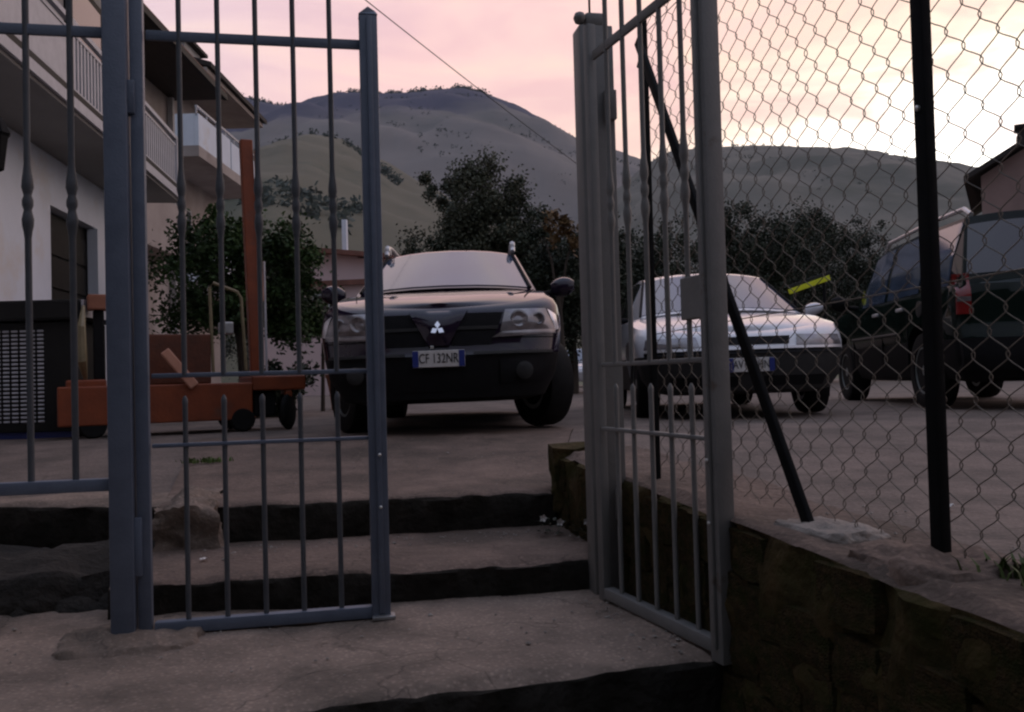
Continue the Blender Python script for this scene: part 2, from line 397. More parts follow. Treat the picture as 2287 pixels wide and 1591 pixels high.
def rough_block(c, d, amp=.03, sub=5, fr=7., rz=0., seed=0., dome=0.):
    """lumpy cast block or mound"""
    bm = bmesh.new(); bmesh.ops.create_cube(bm, size=1)
    bmesh.ops.subdivide_edges(bm, edges=bm.edges[:], cuts=sub, use_grid_fill=True)
    m = Matrix.Translation(c) @ Matrix.Rotation(rz, 4, 'Z')
    out = []
    for v in bm.verts:
        p = v.co.copy()
        if dome:
            q = p.normalized() * .62; p = p.lerp(q, dome)
        p = Vector((p.x * d[0], p.y * d[1], p.z * d[2]))
        n = Vector((p.x / d[0], p.y / d[1], p.z / d[2])).normalized()
        k = fbm((p.x * fr + seed, p.y * fr + c[0], p.z * fr + c[1]), 4)
        out.append(m @ (p + n * (k * amp)))
    bm.verts.index_update()
    fs = [[v.index for v in f.verts] for f in bm.faces]; bm.free()
    return out, fs

lw = slab('retaining_wall', (-6.0, 4.42), (-1.30, 3.60), (-1.30, 4.05), (-6.0, 4.9), lambda x, y: .012, -.40, M_CONC2, 70,
          [.04, .1, .2, .35, .55, .8, 1], amp=.022, chip=.035, seed=3.3, face=M_RISER_SHADE)
tag(lw, 'low dark concrete retaining wall edging the yard left of the steps', 'wall')
ck = MB().add(*rough_block((-1.31, 3.60, -.115), (.24, .34, .27), .07, 12, 7., .2, 1., .25)).build('cheek_block', M_CONC2, smooth=50)
tag(ck, 'crumbling concrete block closing the left end of the steps', 'block')
bank = MB()
bank.add(*rough_block((-2.0, 3.35, -.27), (1.5, .75, .26), .09, 14, 4., .1, 2., .6))
bank.add(*rough_block((-1.5, 3.30, -.28), (.6, .6, .16), .07, 10, 6., .4, 5., .6))
tag(bank.build('earth_bank', M_SOIL, smooth=60), kind='structure')

# right-hand mossy wall carrying the chain link fence
rw = thing('mossy_wall', 'dark mossy retaining wall running right of the steps under the chain link fence', 'wall')
ww = slab('wall_body', (wall_x(3.86), 3.86), (wall_x(-.6), -.6), (wall_x(-.6) + .34, -.6), (wall_x(3.86) + .34, 3.93),
          lambda x, y: wall_z(y), -.62, M_CONC, 170, [.03, .07, .13, .2, .3, .42, .55, .7, .85, 1], amp=.020, chip=.035, nf=12, seed=7.7, parent=rw, face=M_MOSS)
MB().add(*rough_block((wall_x(3.86) + .10, 3.84, .06), (.22, .26, .26), .022, 6, 7., .05, 4.)).build('end_block', M_MOSS, rw, smooth=50)

stones = [MB().add(*rough_block((0, 0, 0), (1, .5, 1), .09, 3, 2.6, 0, 3.1 * k, .22)).mesh('stone', M_MOSS, 60) for k in range(6)]
WD = Vector((.24, -1, 0)).normalized(); wa = math.atan2(WD.y, WD.x)
for cz, ch in ((.045, .115), (-.075, .12), (-.20, .13), (-.33, .13), (-.46, .13)):
    y = 3.83 + random.uniform(-.1, .05)
    while y > .55:
        ln = random.uniform(.10, .24); yc = y - ln / 2
        if cz > 0 and random.random() < .12: y -= ln; continue
        st_ = child('stone', random.choice(stones), rw, (wall_x(yc) + .030, yc, cz + (wall_z(yc) - .13) * .8 + random.uniform(-.008, .008)), (0, 0, wa + random.uniform(-.05, .05)), (ln * 1.0, .16 * random.uniform(.88, 1.15), ch * random.uniform(.90, 1.06)))
        y -= ln * .985

# ------------------------------------------------------------------ hills
def ridge_fn(pts):
    def f(x):
        if x <= pts[0][0]: return pts[0][1]
        for (a, b), (c, d) in zip(pts, pts[1:]):
            if x <= c:
                t = (x - a) / (c - a); t = t * t * (3 - 2 * t) * .4 + t * .6
                return b + (d - b) * t
        return pts[-1][1]
    return f
def hill(name, pts, Y, y0, m, nx, ny, rough, seed, shape=.8, gully=0.):
    f = ridge_fn(pts); x0, x1 = pts[0][0], pts[-1][0]; P = []
    for j in range(ny + 1):
        t = j / ny; row = []
        for i in range(nx + 1):
            x = x0 + (x1 - x0) * i / nx; h = f(x)
            if t <= .8:
                q = t / .8; y = y0 + (Y - y0) * q; z = h * (q ** shape)
                amp = rough * h * (q * (1 - q) * 2.4)
                z += fbm((x * 4 / Y * 3 + seed, y * 4 / Y * 3, seed), 6) * amp + gully * h * q * (1 - q) * sin(x * 22 / Y + 2 * fbm((x / Y * 5, q * 2, seed), 3))
                z += fbm((x * 60 / Y + seed, y * 60 / Y, seed), 3) * rough * h * .05
            else:
                q = (t - .8) / .2; y = Y + (Y * .5) * q; z = h * (1 - q * .7)
            row.append((x * (y / Y) ** .6, y, z))
        P.append(row)
    return tag(MB().grid(P).build(name, m, smooth=0 if False else 180, fix=False), kind='structure'), f
def hill_mat(name, g1, g2, forest, sc, fs, ft, top=None):
    m = mat(name, g1, g2, rough=1, scale=sc, c3=forest, s3=fs, t3=ft, detail=9)
    if top:   # the wooded crown: trees grow above a contour that wanders with the ground
        t = m.node_tree; b = t.nodes['Principled BSDF']; old = b.inputs['Base Color'].links[0].from_socket
        co = t.nodes.new('ShaderNodeTexCoord'); s_ = t.nodes.new('ShaderNodeSeparateXYZ'); t.links.new(co.outputs['Object'], s_.inputs[0])
        n = t.nodes.new('ShaderNodeTexNoise'); n.inputs['Scale'].default_value = .006; n.inputs['Detail'].default_value = 7; t.links.new(co.outputs['Object'], n.inputs['Vector'])
        a = t.nodes.new('ShaderNodeMath'); a.operation = 'MULTIPLY_ADD'; a.inputs[1].default_value = 190; t.links.new(n.outputs[0], a.inputs[0]); t.links.new(s_.outputs['Z'], a.inputs[2])
        a2 = t.nodes.new('ShaderNodeMath'); a2.operation = 'MULTIPLY_ADD'; a2.inputs[1].default_value = -.25
        t.links.new(s_.outputs['X'], a2.inputs[0]); t.links.new(a.outputs[0], a2.inputs[2])
        r = t.nodes.new('ShaderNodeMapRange'); r.inputs[1].default_value = top[0]; r.inputs[2].default_value = top[1]; t.links.new(a2.outputs[0], r.inputs[0])
        x = t.nodes.new('ShaderNodeMix'); x.data_type = 'RGBA'; t.links.new(r.outputs[0], x.inputs['Factor']); t.links.new(old, x.inputs[6]); x.inputs[7].default_value = (*top[2], 1)
        t.links.new(x.outputs[2], b.inputs['Base Color'])
    return m
M_H1 = hill_mat('mountain_slope', (.175, .160, .150), (.130, .121, .115), (.088, .092, .085), .006, .004, (.5, .66), (392, 445, (.042, .046, .080)))
M_H2 = hill_mat('grassy_spur', (.125, .112, .075), (.092, .085, .056), (.055, .062, .038), .012, .012, (.55, .68))
M_H3 = hill_mat('right_hill', (.135, .130, .110), (.098, .098, .082), (.062, .070, .056), .012, .010, (.5, .66))
h1, f1 = hill('mountain', [(-1533, 432), (-1080, 473), (-852, 501), (-625, 518), (-504, 507), (-444, 490), (-414, 481), (-369, 470), (-335, 469), (-308, 481), (-255, 492), (-210, 487), (-172, 488), (-127, 491), (-74, 494), (-43, 487), (-21, 478), (16, 461), (54, 439), (80, 425), (120, 401), (173, 378), (232, 358), (351, 297), (648, 168), (1093, 36)],
              1500, 420, M_H1, 260, 60, .055, 3.1, .75, .022)
h2, f2 = hill('grassy_hill', [(-386, 73), (-285, 95), (-209, 113), (-172, 122), (-139, 130), (-123, 138), (-108, 141), (-93, 138), (-83, 133), (-71, 126), (-46, 111), (-21, 96), (16, 72), (89, 20)],
              500, 130, M_H2, 150, 40, .05, 8.1, .8, .03)
h3, f3 = hill('right_hill', [(-46, 36), (20, 84), (54, 112), (81, 138), (101, 154), (111, 160), (121, 164), (150, 166), (186, 166), (219, 163), (251, 160), (284, 156), (303, 153), (316, 149), (342, 142), (377, 130), (445, 95), (605, 32)],
              650, 150, M_H3, 180, 44, .06, 5.5, .85, .04)
def blobs(name, spots, m, label=None, nq=34):
    """far wood and scrub that reads as one mass"""
    b = MB()
    for x, y, z, r in spots:
        for _ in range(nq):
            q = Vector((random.gauss(0, .5), random.gauss(0, .5), random.gauss(.1, .5))) * r
            a = Vector((random.uniform(-1, 1), random.uniform(-.4, .4), random.uniform(-.3, 1))).normalized() * r * .42
            w = Vector((random.uniform(-1, 1), .2, random.uniform(-1, 1))).normalized() * r * .22
            o = len(b.v); p = Vector((x, y, z)) + q
            b.v += [tuple(p - a), tuple(p + w), tuple(p + a), tuple(p - w)]; b.f.append((o, o + 1, o + 2, o + 3))
    return tag(b.build(name, m, smooth=0, fix=False), label, 'trees', kind='stuff')
sp = []
for i in range(240):
    x = random.uniform(-470, -30) if i < 190 else random.uniform(-30, 130)
    y = 1500 - random.uniform(0, 30)
    sp.append((x, y, f1(x) * ((y - 420) / 1080) ** .75 - 1, random.uniform(2.2, 6) if i < 190 else random.uniform(1.5, 3)))
blobs('ridge_wood', sp, M_LEAF5, 'dark fringe of far trees along the mountain ridge')
sp = []
for i in range(70):
    x = random.uniform(100, 360); sp.append((x, 648, f3(x) + random.uniform(-1.0, .2), random.uniform(.5, 1.5)))
blobs('right_ridge_scrub', sp, M_LEAF5, 'scattered scrub on the crest of the right hill')
def hz(f, x, Y, y0, y, shape):      # height of a hill slope at a given depth
    q = (y - y0) / (Y - y0); return f(x / (y / Y) ** .6) * q ** shape
sp = []
for a, b_, n in (((-46, 380), (-88, 480), 26), ((-92, 485), (-118, 470), 8), ((-118, 470), (-140, 440), 16), ((-30, 380), (-20, 330), 14)):
    for i in range(n):
        t = random.random(); x = a[0] + (b_[0] - a[0]) * t + random.uniform(-1, 1); y = a[1] + (b_[1] - a[1]) * t + random.uniform(-3, 3)
        sp.append((x, y, hz(f2, x, 500, 130, y, .8) + 1, random.uniform(1, 2.9)))
blobs('hedge_rows', sp, M_LEAF5, 'dark hedge lines crossing the grassy hill')
sp = []
for i in range(420):                # wooded foot of the hills
    x = random.uniform(-190, 230); y = random.uniform(140, 230)
    sp.append((x, y, random.uniform(0, 6) + (y - 140) * .16, random.uniform(2.5, 6.5)))
for i in range(46):
    x = random.uniform(-75, -40); y = random.uniform(215, 250)
    sp.append((x, y, hz(f2, x, 500, 130, y, .8) + .5, random.uniform(1.5, 3)))
blobs('valley_wood', sp, M_LEAF5, 'dark wood massed at the foot of the hills')

sp = []
for i in range(3600):                # scrub dotted over the mountain and the right hill
    if i < 2500: x, y, r = random.uniform(-420, 330), random.uniform(640, 1480), random.uniform(.9, 2.6); z = f1(x / (y / 1500) ** .6) * ((y - 420) / 1080) ** .75
    else: x, y, r = random.uniform(30, 330), random.uniform(260, 630), random.uniform(.4, 1.2); z = hz(f3, x, 650, 150, y, .85)
    if fbm((x * .012, y * .012, 4.), 4) > .02: sp.append((x, y, z, r))
blobs('hillside_scrub', sp, M_LEAF5, 'dark scrub dotted over the far slopes', 12)

# ------------------------------------------------------------------ houses
def part(name, m, parent, *boxes, bev=0.):
    b = MB()
    for c, d in boxes: b.bbox(c, d, bev) if bev else b.box(c, d)
    return b.build(name, m, parent, smooth=0)
def span(x0, x1, y0, y1, z0, z1): return (((x0 + x1) / 2, (y0 + y1) / 2, (z0 + z1) / 2), (x1 - x0, y1 - y0, z1 - z0))

# near house: local x = out of the facade, y = along it away from the street
nh = thing('balcony_house', 'white house with long grey balcony and dark doorway at the left edge', 'house', (-4.22, 4.0, FZ), R(7.6))
part('ground_floor_wall', M_WHITEW, nh, span(-7, 0, -3.2, 5.75, -.2, 2.95), span(-7, 0, 7.38, 8.6, -.2, 2.95), span(-7, 0, 5.75, 7.38, 2.40, 2.95), span(-7, -.16, 5.75, 7.38, -.2, 2.40))
dr = part('door', M_DKDOOR, nh, span(-.158, -.12, 5.77, 7.36, -.1, 2.38))
for k in range(6): part('door_slat', M_DKDOOR, dr, span(-.12, -.10, 5.82, 7.2, .06 + k * .37, .38 + k * .37))
part('door_frame', M_WHITEW, nh, span(-.098, .025, 7.24, 7.46, -.1, 2.39))
slb = part('balcony_slab', M_SOFF, nh, span(-.02, .76, -3.2, 8.42, 2.95, 3.10))
part('slab_edge', M_RAILW, slb, span(.76, .80, -3.2, 8.46, 2.985, 3.085))
part('gutter_strip', M_DKDOOR, slb, span(.68, .795, -3.2, 8.44, 3.088, 3.15))
part('upper_wall', M_GREYW, nh, span(-7, -.02, -3.2, 8.55, 3.10, 6.1))
for y0, y1 in ((1.0, 2.4), (4.2, 5.4), (6.3, 7.6)):
    w = part('balcony_door', M_DKDOOR, nh, span(-.06, .012, y0, y1, 3.15, 5.3)); part('pane', M_GLASSD, w, span(.012, .02, y0 + .1, y1 - .1, 3.5, 5.2))
part('eave', M_WOOD, nh, span(-7, .95, -3.2, 8.8, 6.1, 6.28))
rl = part('handrail', M_RAILW, nh, span(.70, .75, -3.2, 8.40, 3.82, 3.87))
part('middle_rail', M_RAILW, nh, span(.71, .74, -3.2, 8.40, 3.73, 3.755)); part('foot_rail', M_RAILW, nh, span(.71, .74, -3.2, 8.40, 3.19, 3.22))
bal = MB().box((0, 0, 0), (.02, .045, .52)).mesh('baluster', M_RAILW, 0)
for k in range(42): child('baluster', bal, rl, (.725, 4.35 + k * .097, 3.475))
for k in range(4):
    pn = part('railing_panel', M_RAILW, rl, span(.718, .732, -3.05 + k * 1.84, -1.29 + k * 1.84, 3.23, 3.72))
for y in (-1.25, .59, 2.43, 4.28, 6.3, 8.36): part('railing_post', M_RAILW, rl, span(.70, .755, y - .03, y + .03, 3.10, 3.87))
part('end_parapet', M_PINKW, nh, span(-.02, .70, 8.34, 8.42, 3.1, 3.85))
part('drain_pipe', M_PINKW, nh, span(.08, .17, 8.62, 8.71, 0, 6.0))

lt = thing('hanging_lantern', 'black lantern hanging under the balcony at the left edge', 'lantern', (-3.70, 6.45, 0), R(7.6))
MB().lathe([(.02, 2.08), (.055, 2.10), (.085, 2.34), (.10, 2.36), (.07, 2.44), (.02, 2.50)], 8).build('lantern_body', M_BLK, lt, smooth=20)
MB().tube([(0, 0, 2.48), (0, 0, 3.08)], .008, 6).build('hanging_rod', M_BLK, lt)

mh = thing('beige_house', 'pinkish beige house with deep dark wooden eave behind the balcony house', 'house', (-6.35, 13.3, FZ), R(1.5))
part('wall', M_PINKW, mh, span(-7, 0, 0, 3.8, -.2, 5.98))
part('eave', M_WOOD, mh, span(-7, .98, -.6, 3.9, 5.93, 6.02))
r_ = MB().add([(1.02, -.7, 6.02), (1.02, 3.95, 6.02), (-3, 3.95, 7.2), (-3, -.7, 7.2), (1.02, -.7, 6.10), (1.02, 3.95, 6.10), (-3, 3.95, 7.3), (-3, -.7, 7.3)],
              [(0, 3, 2, 1), (4, 5, 6, 7), (0, 1, 5, 4), (1, 2, 6, 5), (2, 3, 7, 6), (3, 0, 4, 7)]).build('roof', M_TILE, mh, smooth=0)
part('gutter', M_DKDOOR, mh, span(.98, 1.06, -.7, 3.95, 5.93, 6.04))
for y0, y1, z0, z1 in ((1.5, 2.1, 4.3, 5.1), (2.7, 3.4, 3.6, 5.0), (1.2, 2.0, 1.0, 2.4)):
    w = part('window', M_GREYW, mh, span(-.03, .03, y0, y1, z0, z1)); part('pane', M_GLASSD, w, span(.03, .035, y0 + .08, y1 - .08, z0 + .08, z1 - .08))
part('balcony', M_PINKW, mh, span(0, .55, .3, 3.0, 2.7, 2.85), span(.47, .55, .3, 3.0, 2.85, 3.6))
part('downpipe', M_GREYW, mh, span(.02, .12, 3.6, 3.7, 0, 5.9))

fh = thing('tall_house', 'far pink-grey house with white balcony parapets and sloping roof edge', 'house', (-8.3, 20.3, FZ), R(0))
part('wall', M_PINKW, fh, span(-8, 0, .9, 5.2, -.2, 7.9))
part('balcony', M_PINKW, fh, span(0, 1.15, .4, 5.3, 5.75, 6.0)); 
pp = part('parapet', M_WHITEW, fh, span(1.05, 1.15, .4, 2.75, 6.0, 6.75), span(1.05, 1.15, 2.85, 5.3, 6.0, 6.72))
part('parapet_rail', M_RAILW, pp, span(1.07, 1.12, .4, 5.3, 6.9, 6.95), *[span(1.08, 1.11, .4 + k * .7, .44 + k * .7, 6.7, 6.9) for k in range(8)])
part('parapet_end', M_WHITEW, pp, span(0.3, 1.045, .4, .5, 6.0, 6.75))
part('lower_balcony', M_WHITEW, fh, span(0, 1.1, 1.0, 5.2, 2.9, 3.1), span(1.0, 1.1, 1.0, 5.2, 3.1, 3.85))
part('eave', M_PINKW, fh, span(-8, 1.2, .9, 5.7, 7.9, 8.015))
MB().add([(1.3, .9, 8.02), (1.3, 5.8, 8.02), (-4, 5.8, 9.6), (-4, .9, 9.6), (1.3, .9, 8.14), (1.3, 5.8, 8.14), (-4, 5.8, 9.74), (-4, .9, 9.74)],
         [(0, 3, 2, 1), (4, 5, 6, 7), (0, 1, 5, 4), (1, 2, 6, 5), (2, 3, 7, 6), (3, 0, 4, 7)]).build('roof', M_WOOD, fh, smooth=0)
dm = part('dormer', M_GREYW, fh, span(.1, .6, 1.1, 2.2, 8.14, 8.75)); part('dormer_roof', M_WOOD, dm, span(.0, .75, 1.0, 2.35, 8.75, 8.83))
for y0, y1, z0, z1 in ((.8, 1.7, 6.05, 7.5), (3.0, 3.9, 6.05, 7.5), (2.0, 3.0, 3.2, 5.0)):
    w = part('window', M_GREYW, fh, span(-.02, .03, y0, y1, z0, z1)); part('pane', M_GLASSD, w, span(.03, .035, y0 + .08, y1 - .08, z0 + .08, z1 - .08))

ph = thing('rose_house', 'small rose house with low red roof behind the green tree', 'house', (-5.4, 30, FZ), R(-8))
part('wall', M_ROSEW, ph, span(-1.7, 1.9, 0, 5, -.1, 4.55))
MB().add([(-2.0, -.4, 4.9), (-2.0, 5.4, 4.9), (2.4, 5.4, 4.35), (2.4, -.4, 4.35), (-2.0, -.4, 5.05), (-2.0, 5.4, 5.05), (2.4, 5.4, 4.5), (2.4, -.4, 4.5)],
         [(0, 3, 2, 1), (4, 5, 6, 7), (0, 1, 5, 4), (1, 2, 6, 5), (2, 3, 7, 6), (3, 0, 4, 7)]).build('roof', M_TILE, ph, smooth=0)
part('gable_fill', M_ROSEW, ph, span(-1.7, .3, .02, 4.98, 4.5, 4.72))
po = part('porch_roof', M_TILE, ph, span(-2.9, 1.6, -1.1, 0, 3.55, 3.72)); part('porch_wall', M_ROSEW, po, span(-2.7, 1.4, -.9, -.05, 0, 3.55))
w = part('window', M_WHITEW, ph, span(-.95, -.35, -.95, -.88, 2.4, 3.3)); part('pane', M_GLASSD, w, span(-.9, -.4, -.965, -.95, 2.45, 3.25))
part('flue', M_WHITEW, ph, span(-.42, -.26, .6, .76, 4.7, 6.0))

rh = thing('gable_house', 'rose house with dark sloping roof and chimney at the right edge', 'house', (15.3, 22.4, FZ), R(-29))
MB().add([(-3.0, 0, -.1), (3.0, 0, -.1), (3.0, 0, 5.6), (0, 0, 7.2), (-3.0, 0, 5.45), (-3.0, 6, -.1), (3.0, 6, -.1), (3.0, 6, 5.6), (0, 6, 7.2), (-3.0, 6, 5.45)],
         [(0, 1, 2, 3, 4), (9, 8, 7, 6, 5), (0, 4, 9, 5), (1, 6, 7, 2), (0, 5, 6, 1), (2, 7, 8, 3), (3, 8, 9, 4)]).build('wall', M_BROWNW, rh, smooth=0)
for sx_ in (-1, 1):
    a = [(0, -.35, 7.22), (sx_ * 3.4, -.35, 5.3), (sx_ * 3.4, 6.3, 5.3), (0, 6.3, 7.22)]
    MB().shell([[a[0], a[3]], [a[1], a[2]]], [[(p[0], p[1], p[2] + .14) for p in (a[0], a[3])], [(p[0], p[1], p[2] + .14) for p in (a[1], a[2])]]).build('roof_slope', M_WOOD, rh, smooth=0)
chm = part('chimney', M_WOOD, rh, span(-2.1, -1.5, .6, 1.2, 5.6, 6.75)); part('chimney_cap', M_WOOD, chm, span(-2.17, -1.43, .53, 1.27, 6.75, 6.83))
w = part('window', M_GREYW, rh, span(-1.9, -1.1, -.04, .01, 4.0, 5.1)); part('pane', M_GLASSD, w, span(-1.82, -1.18, -.05, -.04, 4.08, 5.02))

# ------------------------------------------------------------------ overhead cable and its pole
pl = thing('utility_pole', 'slim dark utility pole behind the right gate post', 'pole', (2.95, 30, FZ))
MB().tube([(0, 0, -.1), (0, 0, 3.5), (0, 0, 7.3)], [.13, .11, .09], 10).build('shaft', M_BARK, pl)
part('cross_arm', M_BARK, pl, span(-.5, .5, -.05, .05, 6.95, 7.05))
A_, B_ = Vector((-5.3, 11, 8.32)), Vector((2.95, 30, 7.2)); pts = []
for i in range(25):
    t = i / 24; p = A_.lerp(B_, t); p.z -= .10 * 4 * t * (1 - t); pts.append(p)
tag(MB().tube(pts, .011, 5).build('overhead_cable', M_CABL), 'thin dark cable slanting across the pink sky', 'cable')
part('cable_bracket', M_ZINC, nh, span(-.2, .3, 6.9, 7.05, 6.18, 8.2))

# ------------------------------------------------------------------ trees and shrubs
def crown(spec, n, size, m, parent, name='crown', flat=.0, up=.25):
    """leaf-sized faces gathered in clumps through the crown's volume"""
    b = MB(); tot = sum(rx * ry * rz for _, (rx, ry, rz), _ in spec)
    for c, (rx, ry, rz), k in spec:
        cl = []
        for _ in range(k):
            while True:
                q = Vector((random.uniform(-1, 1), random.uniform(-1, 1), random.uniform(-1, 1)))
                if .25 < q.length < 1: break
            cl.append((Vector((c[0] + q.x * rx, c[1] + q.y * ry, c[2] + q.z * rz)), random.uniform(.16, .34) * min(rx, ry, rz) * 1.5))
        for _ in range(int(n * rx * ry * rz / tot)):
            p, rr = random.choice(cl)
            q = Vector((random.gauss(0, .5), random.gauss(0, .5), random.gauss(0, .5))) * rr + p
            a = Vector((random.uniform(-1, 1), random.uniform(-1, 1), random.uniform(-.6, .8 + up))).normalized() * size * random.uniform(.7, 1.3)
            w = a.cross(Vector((random.uniform(-1, 1), random.uniform(-1, 1), random.uniform(-1, 1)))).normalized() * size * .32
            o = len(b.v); b.v += [tuple(q - a * .5), tuple(q + w), tuple(q + a * .6), tuple(q - w)]; b.f.append((o, o + 1, o + 2, o + 3))
    me = b.mesh(name, m, 0); return obj(name, me, parent)
def trunk(parent, h, r, limbs, name='trunk'):
    b = MB().tube([(0, 0, -.15), (.03, .02, h * .4), (-.02, 0, h)], [r * 1.25, r, r * .75], 8)
    for d in limbs: b.tube([(0, 0, h * .75), (d[0] * .5, d[1] * .5, h + (d[2] - h) * .55), d], [r * .6, r * .4, r * .15], 6)
    return b.build(name, M_BARK, parent)
t1 = thing('citrus_tree', 'bushy green tree with glossy leaves behind the orange lifting trolley', 'tree', (-3.42, 11.3, FZ))
trunk(t1, 1.2, .07, [(-.5, .1, 2.1), (.5, -.1, 2.0), (.1, .3, 2.5)])
crown([((-.45, 0, 1.75), (.62, .6, .75), 26), ((.45, .1, 1.75), (.62, .6, .72), 26), ((.05, 0, 1.25), (.75, .5, .5), 16), ((.75, 0, 2.0), (.42, .4, .45), 12), ((-.1, .1, 2.35), (.4, .4, .35), 8)], 24000, .062, M_LEAF1, t1)
def poplar(loc, h, r, label, n=5200, m=M_LEAF2, k=9):
    t = thing('broadleaf_tree', label, 'tree', (*loc, FZ), group='trees behind the cars')
    sp = []
    for i in range(k):
        a = random.uniform(0, 2 * pi); rr = random.uniform(.1, .8) * r; z = random.uniform(.3, .78) * h
        sp.append(((rr * cos(a), rr * sin(a) * .7, z), (r * .42, r * .4, h * random.uniform(.14, .24)), 12))
    sp.append(((0, 0, h * .42), (r * .95, r * .6, h * .28), 22))
    for i in range(5):
        sp.append(((random.uniform(-.6, .6) * r, 0, h * random.uniform(.72, .88)), (r * .26, r * .22, h * .15), 7))
    trunk(t, h * .4, .10, [(r * .4, 0, h * .6), (-r * .4, .1, h * .62), (0, 0, h * .75)])
    crown(sp, int(n * 6.5), .078, m, t); return t
poplar((-.62, 21.5), 5.75, 2.0, 'tall feathery dark tree rising behind the roof of the dark off-roader', 13000, k=14)
poplar((-2.0, 20.5), 3.6, 1.2, 'low dark rounded tree left of the tall feathery one', 4200, M_LEAF3)
poplar((1.35, 20.0), 4.2, 1.8, 'dark bushy tree between the dark off-roader and the right gate post', 6500, M_LEAF3)
poplar((3.3, 22.0), 4.3, 1.9, 'dark tree half hidden behind the right gate post', 5200, M_LEAF3)
poplar((5.9, 23.0), 4.9, 2.0, 'dark tree behind the roof of the pale sedan', 5200, M_LEAF3)
poplar((8.4, 27.0), 5.2, 2.4, 'dim tree right of the pale sedan in front of the hill', 6500, M_LEAF3)
poplar((11.2, 29.0), 5.6, 2.3, 'dim tree above the bonnet end of the dark green car', 6000, M_LEAF3)
poplar((-8.9, 34.0), 5.5, 2.4, 'dark tree between the tall house and the rose house', 5200, M_LEAF5)
t = thing('dry_tree', 'small tree with brown withered leaves beside the tall feathery tree', 'tree', (1.02, 18.5, FZ))
trunk(t, 2.2, .06, [(.3, 0, 3.2), (-.3, 0, 3.3)])
crown([((0, 0, 3.5), (.36, .3, .34), 9), ((.45, 0, 3.2), (.3, .3, .26), 7)], 420, .13, M_LEAF4, t)
def shrub(loc, rx, rz, label, m, n=1800, size=.07, zc=None):
    t = thing('shrub', label, 'shrub', (*loc, FZ), group='shrubs in the yard')
    MB().tube([(0, 0, -.05), (.02, 0, (zc or rz) * .8)], [.03, .02], 6).build('stem', M_BARK, t)
    crown([((0, 0, zc or rz), (rx, rx * .8, rz), 16)], n, size, m, t); return t
shrub((-2.55, 12.0), .36, .30, 'rounded bright green shrub beside the left mirror of the dark off-roader', M_LEAF1, 1700, .07, 1.15)
shrub((-2.75, 10.6), .50, .30, 'low dark hedge bush between orange mast and dark off-roader', M_LEAF3, 1900, .07)
shrub((-2.05, 13.5), .5, .40, 'low dark bush behind the left wing of the dark off-roader', M_LEAF3, 1700, .08)
def pot(loc, r, h, label):
    t = thing('plant_pot', label, 'plant pot', (*loc, FZ), group='plant pots by the shrubs')
    MB().lathe([(r * .65, 0), (r * .8, h * .5), (r, h * .9), (r * 1.08, h * .9), (r * 1.08, h), (r * .92, h), (r * .9, h * .86)], 16).build('pot_body', M_TERRA, t)
    MB().lathe([(r * .88, h * .84), (r * .2, h * .9)], 12).build('soil', M_SOIL, t); return t
pot((-3.05, 10.2), .17, .30, 'terracotta pot left of the low dark hedge bush')
pot((-2.42, 12.6), .20, .50, 'terracotta pot beside the left mirror of the dark off-roader')

